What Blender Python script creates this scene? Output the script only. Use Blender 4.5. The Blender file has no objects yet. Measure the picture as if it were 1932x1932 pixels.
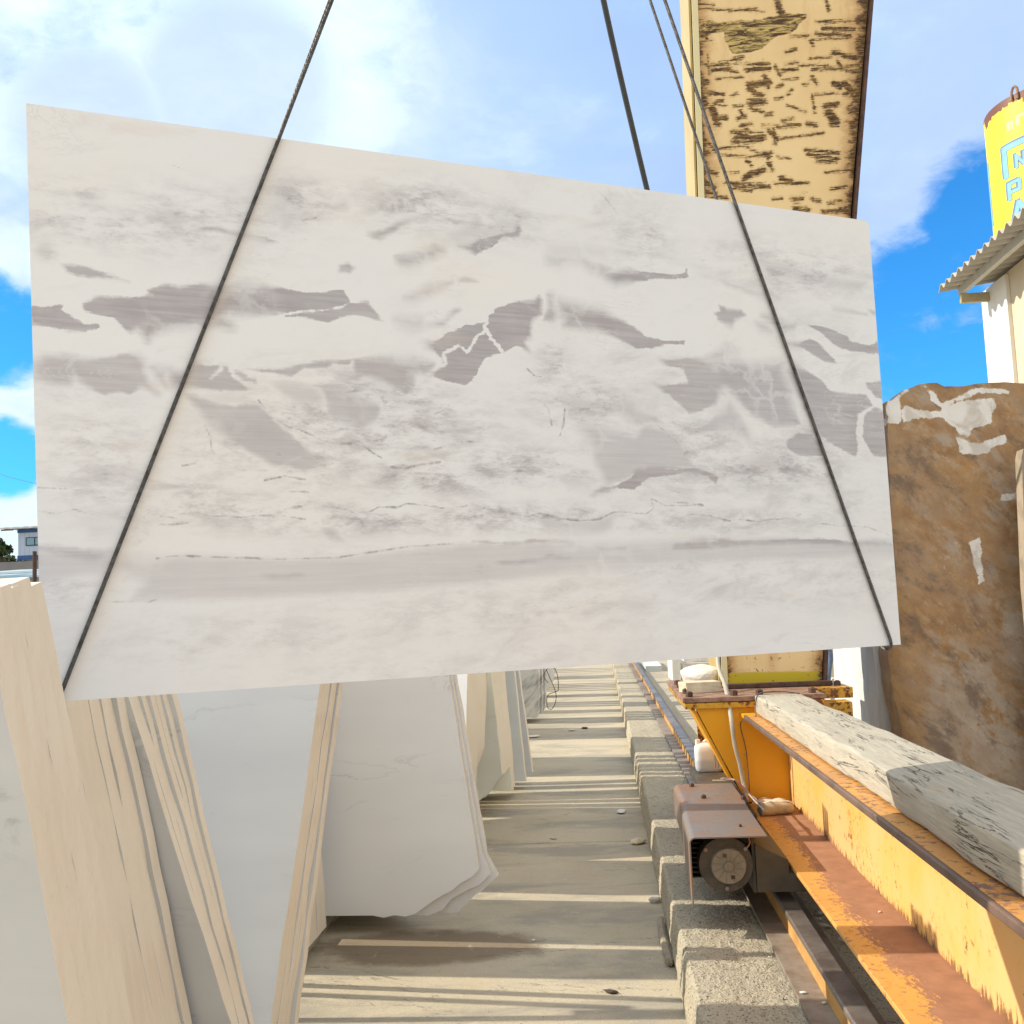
import bpy, bmesh, math, random
import numpy as np
from mathutils import Vector, Matrix, noise as mnoise
random.seed(7)
SC = bpy.context.scene
COL = SC.collection
# ------------------------------------------------------------------ camera
M = Matrix(((0.995668, 0.049204, 0.078893), (0.083050, -0.089127, -0.992552), (-0.041806, 0.994804, -0.092827)))
cd = bpy.data.cameras.new('camera'); cam = bpy.data.objects.new('camera', cd); COL.objects.link(cam)
cam.location = (0, 0, 1.7); cam.rotation_euler = M.to_euler()
cd.sensor_width = 36; cd.lens = 1960/1932*36; cd.clip_start = .05; cd.clip_end = 4000
SC.camera = cam
# ------------------------------------------------------------------ sun, exposure
EL, AZ = math.radians(32), math.radians(-4)        # sun stands left of the view, a little behind the camera
ld = bpy.data.lights.new('sun', 'SUN'); sun = bpy.data.objects.new('sun', ld); COL.objects.link(sun)
ld.energy = 4.2; ld.angle = math.radians(.53); ld.color = (1, .90, .73)
trav = Vector((math.cos(EL)*math.cos(AZ), math.cos(EL)*math.sin(AZ), -math.sin(EL)))
sun.rotation_euler = trav.to_track_quat('-Z', 'Y').to_euler(); sun.location = (-20, 0, 20)
SC.view_settings.view_transform = 'Standard'; SC.view_settings.look = 'None'
SC.view_settings.exposure = .35; SC.view_settings.gamma = 1
SC.cycles.max_bounces = 8; SC.cycles.diffuse_bounces = 4
SC.cycles.use_denoising = True

# ------------------------------------------------------------------ node helper
class G:
    def __init__(s, nt): s.nt = nt; s.N = nt.nodes; s.L = nt.links
    def put(s, sock, v):
        if v is None: return
        if hasattr(v, 'is_output'): s.L.new(v, sock)
        elif isinstance(v, (tuple, list)) and len(v) == 3 and sock.type == 'RGBA': sock.default_value = (*v, 1)
        else: sock.default_value = v
    def m(s, op, a, b=None, c=None, clamp=False):
        n = s.N.new('ShaderNodeMath'); n.operation = op; n.use_clamp = clamp
        for i, v in enumerate((a, b, c)): s.put(n.inputs[i], v)
        return n.outputs[0]
    def v(s, op, a, b=None):
        n = s.N.new('ShaderNodeVectorMath'); n.operation = op
        s.put(n.inputs[0], a)
        if op == 'SCALE': s.put(n.inputs[3], b)
        else: s.put(n.inputs[1], b)
        return n.outputs['Value'] if op in ('DOT_PRODUCT', 'LENGTH', 'DISTANCE') else n.outputs[0]
    def mix(s, f, a, b, mode='MIX'):
        n = s.N.new('ShaderNodeMix'); n.data_type = 'RGBA'; n.blend_type = mode
        s.put(n.inputs[0], f); s.put(n.inputs[6], a); s.put(n.inputs[7], b); return n.outputs[2]
    def noise(s, vec, scale, det=4, rough=.55, dist=0, col=False):
        n = s.N.new('ShaderNodeTexNoise'); s.put(n.inputs['Vector'], vec)
        n.inputs['Scale'].default_value = scale; n.inputs['Detail'].default_value = det
        n.inputs['Roughness'].default_value = rough; n.inputs['Distortion'].default_value = dist
        return n.outputs[1 if col else 0]
    def voro(s, vec, scale, feature='F1', rnd=1, out=0):
        n = s.N.new('ShaderNodeTexVoronoi'); n.feature = feature; s.put(n.inputs['Vector'], vec)
        n.inputs['Scale'].default_value = scale; n.inputs['Randomness'].default_value = rnd; return n.outputs[out]
    def ss(s, x, a, b, lo=0, hi=1):
        n = s.N.new('ShaderNodeMapRange'); n.interpolation_type = 'SMOOTHSTEP'; s.put(n.inputs[0], x)
        for i, q in enumerate((a, b, lo, hi)): s.put(n.inputs[i+1], q)
        return n.outputs[0]
    def obj(s, scale=None, rot=None):
        t = s.N.new('ShaderNodeTexCoord').outputs['Object']
        if scale is None and rot is None: return t
        n = s.N.new('ShaderNodeMapping'); s.L.new(t, n.inputs[0])
        if scale: n.inputs['Scale'].default_value = scale
        if rot: n.inputs['Rotation'].default_value = rot
        return n.outputs[0]
    def sep(s, v):
        n = s.N.new('ShaderNodeSeparateXYZ'); s.put(n.inputs[0], v); return n.outputs
    def bump(s, h, strength=.5, dist=.01, normal=None):
        n = s.N.new('ShaderNodeBump'); s.put(n.inputs['Height'], h); n.inputs['Strength'].default_value = strength
        n.inputs['Distance'].default_value = dist; s.put(n.inputs['Normal'], normal); return n.outputs[0]
    def attr(s, name):
        n = s.N.new('ShaderNodeAttribute'); n.attribute_name = name; return n.outputs['Color']

def mat(name, fn, rough=.7, metal=0, spec=.4):
    m = bpy.data.materials.new(name); m.use_nodes = True; g = G(m.node_tree)
    p = m.node_tree.nodes['Principled BSDF']; p.inputs['Roughness'].default_value = rough
    p.inputs['Metallic'].default_value = metal; p.inputs['Specular IOR Level'].default_value = spec
    r = fn(g)
    if not isinstance(r, dict): r = {'c': r}
    g.put(p.inputs['Base Color'], r['c'])
    if 'r' in r: g.put(p.inputs['Roughness'], r['r'])
    if 'n' in r: g.put(p.inputs['Normal'], r['n'])
    if 'm' in r: g.put(p.inputs['Metallic'], r['m'])
    if 't' in r: p.inputs['Transmission Weight'].default_value = r['t']
    return m

# ------------------------------------------------------------------ sky
W = bpy.data.worlds.new('World'); SC.world = W; W.use_nodes = True
g = G(W.node_tree); bg = W.node_tree.nodes['Background']
sky = g.N.new('ShaderNodeTexSky'); sky.sky_type = 'NISHITA'; sky.sun_disc = False
sky.sun_elevation = EL; sky.sun_rotation = math.radians(266); sky.air_density = 1; sky.dust_density = .4; sky.ozone_density = 2.2
d = g.v('NORMALIZE', g.N.new('ShaderNodeTexCoord').outputs['Generated'])
def blob(v, deg, soft=.5):
    n = math.sqrt(sum(q*q for q in v)); v = tuple(q/n for q in v)
    return g.ss(g.v('DOT_PRODUCT', d, v), math.cos(math.radians(deg)), math.cos(math.radians(deg*soft)))
nx = g.N.new('ShaderNodeMapping'); g.L.new(d, nx.inputs[0]); nx.inputs['Scale'].default_value = (1, 1, 1.9)
nd = nx.outputs[0]
n1 = g.noise(nd, 3.2, 9, .58, .4); n2 = g.noise(nd, 9, 8, .6, .3); n3 = g.noise(nd, 1.6, 5, .5)
n5 = g.noise(nd, 26, 8, .62, .5)
nn = g.m('ADD', g.m('MULTIPLY', g.m('SUBTRACT', n5, .5), .9), g.m('ADD', g.m('MULTIPLY', g.m('SUBTRACT', n1, .5), 1.5), g.m('MULTIPLY', g.m('SUBTRACT', n2, .5), 1.1)))
def addm(items, op='MAXIMUM'):
    r = items[0]
    for q in items[1:]: r = g.m(op, r, q)
    return r
# openings of deep blue between the clouds
hole = addm([blob((.315, .93, .17), 11.5, .25), blob((.30, .925, .235), 6.5, .1), blob((.358, .885, .312), 5.5, .05), blob((.42, .90, .12), 16, .4),
             blob((-.50, .834, .257), 4.0, .05), blob((-.505, .853, .150), 2.8, .05), blob((-.75, .62, .2), 16, .4),
             ])
holem = g.ss(g.m('ADD', g.m('MULTIPLY', hole, 1.6), g.m('MULTIPLY', nn, 1.35)), .55, 1.35)
blue = g.v('MULTIPLY', g.v('SCALE', sky.outputs[0], .14), (.20, .80, 1.30))
veil = g.mix(g.ss(n3, .35, .65), (.33, .50, .78), (.42, .58, .82))
white = addm([blob((-.38, .77, .54), 15, .05), blob((-.24, .83, .52), 9, .05), blob((-.215, .863, .457), 5, .05), blob((-.49, .822, .30), 3.4, .05),
              blob((-.50, .846, .195), 3.6, .05), blob((-.49, .87, .09), 3.5, .05), blob((-.95, -.08, .6), 34, .1)])
whitem = g.ss(g.m('ADD', white, g.m('MULTIPLY', nn, 1.3)), .05, 1.35)
greyc = g.ss(g.m('ADD', addm([blob((-.288, .839, .461), 6.5, .1), blob((-.40, .80, .42), 5, .1)]), g.m('MULTIPLY', nn, .9)), .25, .9)
c = g.mix(whitem, veil, (.78, .93, .99))
c = g.mix(g.m('MULTIPLY', greyc, .75), c, (.48, .60, .80))
c = g.mix(g.m('MULTIPLY', g.ss(n1, .42, .64), .65), c, (.64, .76, .86))
c = g.mix(g.m('MULTIPLY', g.ss(n2, .42, .62, 1, 0), g.m('MULTIPLY', g.ss(g.sep(d)[0], -.1, .15), .35)), c, (.36, .46, .74))
lilac = blob((.30, .87, .40), 10, .1)
c = g.mix(g.m('MULTIPLY', lilac, .6), c, (.40, .55, .88))
c = g.mix(holem, c, blue)
# unseen white cloud added behind and above the viewer to brighten shaded faces
sd = g.sep(d); bk = g.m('MAXIMUM', g.ss(sd[1], .35, -.15), g.ss(sd[2], .70, .92))
c = g.mix(bk, c, g.mix(g.ss(n1, .3, .7), (.97, .95, .915), (.78, .77, .765)))
hor = g.ss(g.sep(d)[2], -.02, .0)
c = g.mix(hor, (.35, .36, .36), c)
g.L.new(c, bg.inputs[0]); bg.inputs[1].default_value = 1.0

# ------------------------------------------------------------------ object helpers
ORI = {}
def thing(name, label, cat, loc=(0, 0, 0), group=None):
    o = bpy.data.objects.new(name, None); COL.objects.link(o); o.location = loc; o.empty_display_size = .1
    ORI[o.name] = Vector(loc)
    o['label'] = label; o['category'] = cat; o['kind'] = 'thing'
    if group: o['group'] = group
    return o
def finish(name, me, mats, parent=None, bevel=0, smooth=False, loc=None):
    o = bpy.data.objects.new(name, me); COL.objects.link(o)
    for m_ in (mats if isinstance(mats, (list, tuple)) else [mats]): me.materials.append(m_)
    base = ORI[parent.name] if parent else Vector(loc or (0, 0, 0))
    ORI[o.name] = base
    if base.length: me.transform(Matrix.Translation(-base))
    if parent: o.parent = parent
    else: o.location = base
    if smooth:
        for p in me.polygons: p.use_smooth = True
    if bevel:
        b = o.modifiers.new('bevel', 'BEVEL'); b.width = bevel; b.segments = 2; b.limit_method = 'ANGLE'; b.angle_limit = math.radians(35)
        w = o.modifiers.new('wn', 'WEIGHTED_NORMAL')
    return o
def tag(o, label, cat, group=None):
    o['label'] = label; o['category'] = cat; o['kind'] = 'thing'
    if group: o['group'] = group
    return o
def struct(o): o['kind'] = 'structure'; return o
class B:
    """collects shapes in world coordinates, then links them as ONE mesh object"""
    def __init__(s): s.v = []; s.f = []; s.mi = []
    def raw(s, vs, fs, mi=0):
        k = len(s.v); s.v += [tuple(q) for q in vs]; s.f += [tuple(i+k for i in f) for f in fs]; s.mi += [mi]*len(fs); return s
    def box(s, x0, x1, y0, y1, z0, z1, mi=0, rz=0, c=None):
        vs = [(x, y, z) for z in (z0, z1) for y in (y0, y1) for x in (x0, x1)]
        if rz:
            cx, cy = c or ((x0+x1)/2, (y0+y1)/2); ca, sa = math.cos(rz), math.sin(rz)
            vs = [(cx+(x-cx)*ca-(y-cy)*sa, cy+(x-cx)*sa+(y-cy)*ca, z) for x, y, z in vs]
        return s.raw(vs, [(0, 2, 3, 1), (4, 5, 7, 6), (0, 1, 5, 4), (2, 6, 7, 3), (0, 4, 6, 2), (1, 3, 7, 5)], mi)
    def prism(s, pts, axis, a, b, mi=0, mside=None):
        """extrude a 2D outline along axis x, y or z from a to b"""
        def P(p, t): return {'x': (t, p[0], p[1]), 'y': (p[0], t, p[1]), 'z': (p[0], p[1], t)}[axis]
        n = len(pts); vs = [P(p, a) for p in pts]+[P(p, b) for p in pts]
        s.raw(vs, [tuple(range(n-1, -1, -1)), tuple(range(n, 2*n))], mi)
        k = len(s.v)-2*n
        for i in range(n):
            j = (i+1) % n; s.f.append((k+i, k+j, k+n+j, k+n+i)); s.mi.append(mi if mside is None else mside)
        return s
    def tube(s, pts, r, n=8, mi=0, caps=True):
        pts = [Vector(p) for p in pts]; rings = []; up = Vector((.3, .2, 1)).normalized()
        rr = r if isinstance(r, (list, tuple)) else [r]*len(pts)
        for i, p in enumerate(pts):
            t = (pts[min(i+1, len(pts)-1)]-pts[max(i-1, 0)]).normalized()
            a = t.cross(up)
            if a.length < 1e-3: a = t.cross(Vector((1, 0, 0)))
            a.normalize(); b = t.cross(a)
            rings.append([p+(a*math.cos(q)+b*math.sin(q))*rr[i] for q in [2*math.pi*k/n for k in range(n)]])
        vs = [v for rg in rings for v in rg]; fs = []
        for i in range(len(pts)-1):
            for k in range(n): fs.append((i*n+k, i*n+(k+1) % n, (i+1)*n+(k+1) % n, (i+1)*n+k))
        if caps: fs.append(tuple(range(n-1, -1, -1))); fs.append(tuple(range((len(pts)-1)*n, len(pts)*n)))
        return s.raw(vs, fs, mi)
    def cyl(s, p, q, r, n=16, mi=0): return s.tube([p, q], r, n, mi)
    def build(s, name, mats, parent=None, **k):
        me = bpy.data.meshes.new(name); me.from_pydata(s.v, [], s.f); me.polygons.foreach_set('material_index', s.mi)
        bm = bmesh.new(); bm.from_mesh(me); bmesh.ops.recalc_face_normals(bm, faces=bm.faces); bm.to_mesh(me); bm.free(); me.update()
        return finish(name, me, mats, parent, **k)
def strand_rope(b, pts, R, pitch=.06, n=6, step=.006):
    """a wire rope: strands wound round the line through pts"""
    pts = [Vector(p) for p in pts]; L = [0]
    for i in range(len(pts)-1): L.append(L[-1]+(pts[i+1]-pts[i]).length)
    def at(t):
        for i in range(len(pts)-1):
            if t <= L[i+1] or i == len(pts)-2:
                return pts[i].lerp(pts[i+1], (t-L[i])/max(1e-6, L[i+1]-L[i])), (pts[i+1]-pts[i]).normalized()
    N = int(L[-1]/step)+2
    for k in range(n):
        q = []
        for i in range(N):
            t = L[-1]*i/(N-1); p, dr = at(t); a = dr.cross(Vector((0, 1, .1))).normalized(); c_ = dr.cross(a)
            w = 2*math.pi*(t/pitch+k/n); q.append(p+(a*math.cos(w)+c_*math.sin(w))*R*.62)
        b.tube(q, R*.44, 5)
    return b
def smooth_line(pts, k=6):
    """Catmull-Rom through the points"""
    P = [Vector(p) for p in pts]; P = [P[0]*2-P[1]]+P+[P[-1]*2-P[-2]]; o = []
    for i in range(1, len(P)-2):
        for j in range(k):
            t = j/k; a, b_, c_, d_ = P[i-1:i+3]
            o.append(.5*((2*b_)+(c_-a)*t+(2*a-5*b_+4*c_-d_)*t*t+(3*b_-a-3*c_+d_)*t**3))
    return o+[P[-2]]

# ------------------------------------------------------------------ materials
def concrete(base, dark, sc=1, bump=.5, speck=.25, bd=.008):
    def f(g):
        o = g.obj()
        a = g.noise(o, 1.1*sc, 6, .6); b = g.noise(o, 34*sc, 6, .7); v_ = g.voro(o, 95*sc); n4 = g.noise(o, 160*sc, 3, .6)
        c = g.mix(g.ss(a, .3, .7), base, tuple(q*.86 for q in base))
        c = g.mix(g.m('MULTIPLY', g.ss(g.noise(o, 3.1*sc, 5, .6, .6), .52, .75), .35), c, (base[0]*1.0, base[1]*.84, base[2]*.62))
        c = g.mix(g.ss(b, .55, .75, 0, speck), c, dark)
        c = g.mix(g.ss(n4, .56, .7, 0, speck*1.6), c, dark)
        c = g.mix(g.ss(v_, .0, .22, .35*speck*3, 0), c, tuple(min(1, q*1.3) for q in base))
        h = g.m('ADD', g.m('MULTIPLY', b, .8), g.m('MULTIPLY', n4, .5))
        return {'c': c, 'n': g.bump(h, bump, bd)}
    return f
def f_floor(g):
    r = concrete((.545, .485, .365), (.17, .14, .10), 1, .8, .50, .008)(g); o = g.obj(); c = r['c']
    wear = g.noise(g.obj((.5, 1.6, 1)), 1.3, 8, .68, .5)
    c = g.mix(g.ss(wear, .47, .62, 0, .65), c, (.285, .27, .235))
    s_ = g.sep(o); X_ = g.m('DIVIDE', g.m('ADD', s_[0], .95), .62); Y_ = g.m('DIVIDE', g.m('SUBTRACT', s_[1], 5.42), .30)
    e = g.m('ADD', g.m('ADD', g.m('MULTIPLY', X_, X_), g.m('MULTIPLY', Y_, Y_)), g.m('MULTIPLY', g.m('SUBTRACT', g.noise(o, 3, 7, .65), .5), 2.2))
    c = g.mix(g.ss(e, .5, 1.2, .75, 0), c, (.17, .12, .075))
    c = g.mix(g.ss(g.noise(g.obj((1.5, 1, 1)), 4.5, 8, .74, .8), .60, .70, 0, .4), c, (.68, .63, .52))
    crk = g.ss(g.m('ABSOLUTE', g.m('SUBTRACT', g.noise(g.obj((.25, 1, 1)), .9, 7, .6, .6), .5)), 0, .0022, .6, 0)
    c = g.mix(crk, c, (.12, .10, .08)); r['c'] = c; return r
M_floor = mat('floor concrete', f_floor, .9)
M_kerb = mat('exposed aggregate concrete', concrete((.54, .49, .38), (.09, .075, .055), .6, 1, .85, .025), .95)
def f_ground(g):
    o = g.obj(); a = g.noise(o, .2, 6, .6); b = g.noise(o, 6, 5, .6)
    return {'c': g.mix(a, g.mix(b, (.42, .38, .31), (.34, .30, .24)), (.40, .37, .31)), 'n': g.bump(b, .3, .02)}
M_ground = mat('yard ground', f_ground, .95)

def f_slab(g):
    a = g.sep(g.attr('pattern')); S, L, C = a[0], a[1], a[2]; V = g.sep(g.attr('veins'))[0]
    o = g.obj(); st = g.obj((1.2, 1.2, 14)); st2 = g.obj((3, 3, 90))
    wob = g.m('ADD', g.m('MULTIPLY', g.m('SUBTRACT', g.noise(st, 7, 8, .65), .5), .020), g.m('MULTIPLY', g.m('SUBTRACT', g.noise(o, 38, 6, .7), .5), .018))
    soft = g.m('ADD', .0022, g.m('ADD', g.m('MULTIPLY', g.m('SUBTRACT', 1, L), .030), g.ss(g.noise(o, 2.6, 3, .5), .46, .66, 0, .034)))
    s2 = g.m('ADD', S, wob)
    mk = g.m('DIVIDE', s2, soft); mk = g.ss(mk, -1, 1)
    streak = g.noise(g.obj((1.2, 1.2, 30)), 3.0, 5, .7); blotch = g.noise(o, 5, 6, .6, .5)
    lev = g.m('MULTIPLY', L, g.m('ADD', .66, g.m('ADD', g.m('MULTIPLY', blotch, .5), g.m('MULTIPLY', g.m('SUBTRACT', streak, .5), .9))))
    grey = g.m('MULTIPLY', mk, lev)
    th = g.m('ABSOLUTE', g.m('SUBTRACT', g.noise(g.obj((1, 1, 3.2)), 3.4, 7, .62, .8), .5))
    thm = g.m('MULTIPLY', g.ss(th, .0, .012, .35, 0), g.ss(g.noise(o, 4, 3, .5), .5, .62))
    grey = g.m('MULTIPLY', grey, g.m('SUBTRACT', 1, thm))
    cl = g.m('MULTIPLY', C, g.m('ADD', g.ss(g.noise(g.v('MULTIPLY', o, (1, 1, 2.9)), 6.5, 10, .72, .22), .40, .66, .05, 1.0), g.ss(g.noise(g.v('MULTIPLY', o, (1, 1, 2.2)), 26, 6, .7, .2), .52, .68, 0, .45)))
    flow = g.N.new('ShaderNodeMapping'); g.L.new(o, flow.inputs[0]); flow.inputs['Rotation'].default_value = (0, .22, 0)
    fl = g.v('MULTIPLY', flow.outputs[0], (1, 1, 2.3))
    mot = g.m('MULTIPLY', g.ss(g.noise(fl, 3.0, 10, .70, .35), .50, .70), g.ss(g.noise(o, 1.15, 3, .5), .36, .60, .06, .50))
    cl = g.m('MAXIMUM', cl, mot)
    ve = g.ss(g.m('ADD', V, g.m('MULTIPLY', g.m('SUBTRACT', g.noise(o, 30, 6, .7), .5), .016)), -.0025, .0035)
    ve = g.m('MULTIPLY', ve, g.ss(g.noise(o, 9, 4, .6), .32, .55, .15, .95))
    mk2 = g.m('MULTIPLY', g.ss(g.noise(g.v('MULTIPLY', flow.outputs[0], (1, 1, 2.4)), 13, 9, .74, .7), .62, .70), g.ss(g.noise(o, 2.2, 3, .5), .46, .62, 0, .55))
    pk = g.m('MULTIPLY', g.ss(g.m('ABSOLUTE', g.m('SUBTRACT', g.noise(g.obj((.8, .8, 2.6)), 2.3, 9, .66, 1.2), .5)), .0, .010, 1, 0), g.ss(g.noise(o, 2.3, 3, .5), .52, .64, 0, .25))
    wv = g.v('ADD', g.v('MULTIPLY', o, (1, 1, 1.5)), g.v('SCALE', g.noise(o, 3.2, 5, .6, 0, True), .42))
    vr = g.N.new('ShaderNodeTexVoronoi'); vr.feature = 'DISTANCE_TO_EDGE'; g.L.new(wv, vr.inputs['Vector']); vr.inputs['Scale'].default_value = 4.6
    thr = g.m('MULTIPLY', g.ss(g.m('ADD', vr.outputs[0], g.m('MULTIPLY', g.m('SUBTRACT', g.noise(o, 17, 6, .7), .5), .06)), .0, .10, 1, 0), g.ss(g.noise(o, 2.6, 3, .5), .48, .64, .0, .38))
    keep = g.m('SUBTRACT', 1, thr); grey = g.m('MULTIPLY', grey, keep); cl = g.m('MULTIPLY', cl, keep)
    tot = g.m('MAXIMUM', grey, g.m('MAXIMUM', cl, g.m('MAXIMUM', g.m('MULTIPLY', mk2, .8), pk)))
    warm = g.ss(g.noise(g.obj((.8, .8, 1.4)), 1.1, 4, .5), .42, .66)
    base = g.mix(warm, (.80, .825, .85), (.825, .822, .815))
    gcol = g.mix(g.ss(g.noise(o, 1.7, 4, .5), .35, .65), (.405, .385, .41), (.395, .385, .42))
    c = g.mix(g.m('MINIMUM', tot, 1), base, gcol)
    c = g.mix(ve, c, (.30, .28, .29))
    c = g.mix(g.sep(g.attr('veins'))[1], c, (.78, .66, .48))
    tan = g.m('MULTIPLY', g.ss(g.noise(g.obj((1, 1, 5)), 2.6, 6, .6), .6, .75), .22)
    c = g.mix(tan, c, (.66, .55, .42))
    return {'c': c, 'r': g.m('ADD', .28, g.m('MULTIPLY', g.noise(o, 20, 4, .6), .15)), 'n': g.bump(g.noise(st2, 3, 3, .6), .04, .002)}
M_slab = mat('veined white marble', f_slab, .33, spec=.35)
def f_face(ca, cb):
    def f(g):
        o = g.obj((1, 1, 3.5)); a = g.noise(o, 1.2, 7, .6, .7)
        v_ = g.m('MULTIPLY', g.ss(g.m('ABSOLUTE', g.m('SUBTRACT', a, .5)), 0, .02, .5, 0), g.ss(g.noise(o, .8, 3, .5), .5, .65))
        c = g.mix(g.ss(g.noise(o, .9, 5, .5), .3, .7), ca, cb)
        c = g.mix(v_, c, tuple(q*.6 for q in cb))
        c = g.mix(g.ss(g.noise(g.obj((1.5, 1.5, 6)), 5, 7, .65), .64, .75, 0, .3), c, tuple(q*.6 for q in cb))
        return {'c': c, 'n': g.bump(g.noise(g.obj((2, 2, 40)), 4, 3, .6), .06, .002)}
    return f
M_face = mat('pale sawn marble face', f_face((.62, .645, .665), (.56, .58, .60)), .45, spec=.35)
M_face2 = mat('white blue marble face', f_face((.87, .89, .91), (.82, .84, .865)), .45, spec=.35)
M_face3 = mat('greenish white marble face', f_face((.86, .88, .83), (.80, .83, .77)), .45, spec=.35)
def f_edge(g):
    o = g.obj(); a = g.noise(g.obj((1, 3, .8)), 4, 6, .6, .3); b = g.noise(o, 45, 5, .65)
    c = g.mix(g.ss(a, .35, .7), (.80, .74, .63), (.76, .68, .56))
    c = g.mix(g.ss(g.noise(g.obj((1, 1, .6)), 9, 6, .7, .5), .60, .78, 0, .35), c, (.50, .42, .33))
    c = g.mix(g.ss(b, .62, .75, 0, .3), c, (.5, .43, .34))
    return {'c': c, 'n': g.bump(g.m('ADD', b, g.noise(g.obj((1, 6, .5)), 14, 4, .6)), .35, .004)}
M_edge = mat('cream sawn slab edge', f_edge, .7)
def f_vein(g):
    o = g.obj((1, 1, 1), (0, .75, 0)); q = g.N.new('ShaderNodeMapping'); g.L.new(o, q.inputs[0]); q.inputs['Scale'].default_value = (1, 1, 5)
    a = g.noise(q.outputs[0], 1.5, 7, .6, .4)
    return g.mix(g.ss(a, .45, .62), (.68, .69, .68), (.33, .32, .33))
M_vein = mat('grey banded marble face', f_vein, .5)

def painted(base, base2, rz=None, chips=.66, rustc=(.12, .05, .02), rx=None):
    """paint over steel; rust grows in chips and, if rz is given, below that height"""
    def f(g):
        o = g.obj(); s_ = g.sep(o)
        c = g.mix(g.ss(g.noise(o, 2.3, 5, .55), .35, .68), base, base2)
        n_ = g.noise(o, 30, 7, .68); big = g.noise(o, 3.0, 6, .65)
        chip = g.ss(g.m('ADD', n_, g.m('MULTIPLY', g.m('SUBTRACT', big, .5), .45)), chips, chips+.035)
        if rz:
            zt = g.m('ADD', s_[2], g.m('ADD', g.m('MULTIPLY', g.m('SUBTRACT', g.noise(g.obj((1.6, 1.6, .35)), 30, 7, .74), .5), rz[2]), g.m('MULTIPLY', g.m('SUBTRACT', big, .5), rz[2]*.6)))
            chip = g.m('MAXIMUM', chip, g.ss(zt, rz[0], rz[1], 1, 0))
        if rx:
            xt = g.m('ADD', s_[0], g.m('ADD', g.m('MULTIPLY', g.m('SUBTRACT', g.noise(o, 7, 5, .6), .5), rx[2]), g.m('MULTIPLY', g.m('SUBTRACT', g.noise(g.obj((1, .5, 1)), 60, 5, .75), .5), rx[2]*1.5)))
            chip = g.m('MAXIMUM', chip, g.ss(xt, rx[0], rx[1]))
        rc = g.mix(g.noise(o, 14, 6, .6), rustc, tuple(q*2.4 for q in rustc))
        halo = g.ss(g.m('ADD', n_, g.m('MULTIPLY', g.m('SUBTRACT', big, .5), .45)), chips-.09, chips, 0, .35)
        c = g.mix(halo, c, (base[0]*.75, base[1]*.5, base[2]*.35))
        c = g.mix(chip, c, rc)
        return {'c': c, 'r': g.m('ADD', .42, g.m('MULTIPLY', chip, .4)), 'n': g.bump(g.m('SUBTRACT', g.m('MULTIPLY', n_, .25), chip), .25, .002)}
    return f
Y1, Y2 = (.80, .44, .075), (.78, .37, .02)
M_web = mat('worn yellow paint on web', painted((.78, .50, .22), (.78, .45, .10), rz=(-.600, -.575, .26), chips=.635, rustc=(.14, .07, .03)), .5)
M_flange = mat('worn yellow paint on flange', painted((.70, .38, .10), (.66, .33, .09), rx=(.09, .125, .20), chips=.60, rustc=(.20, .105, .065)), .55)
M_flange2 = mat('rust brown flange edge', painted((.66, .34, .09), (.50, .25, .09), chips=.565, rustc=(.13, .08, .06)), .5)
M_yel = mat('bright yellow paint', painted((.80, .38, .01), (.74, .36, .02), chips=.70), .5)
M_yeld = mat('dark rusty yellow paint', painted((.62, .36, .03), (.50, .27, .04), chips=.52, rustc=(.09, .04, .02)), .55)
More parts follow.
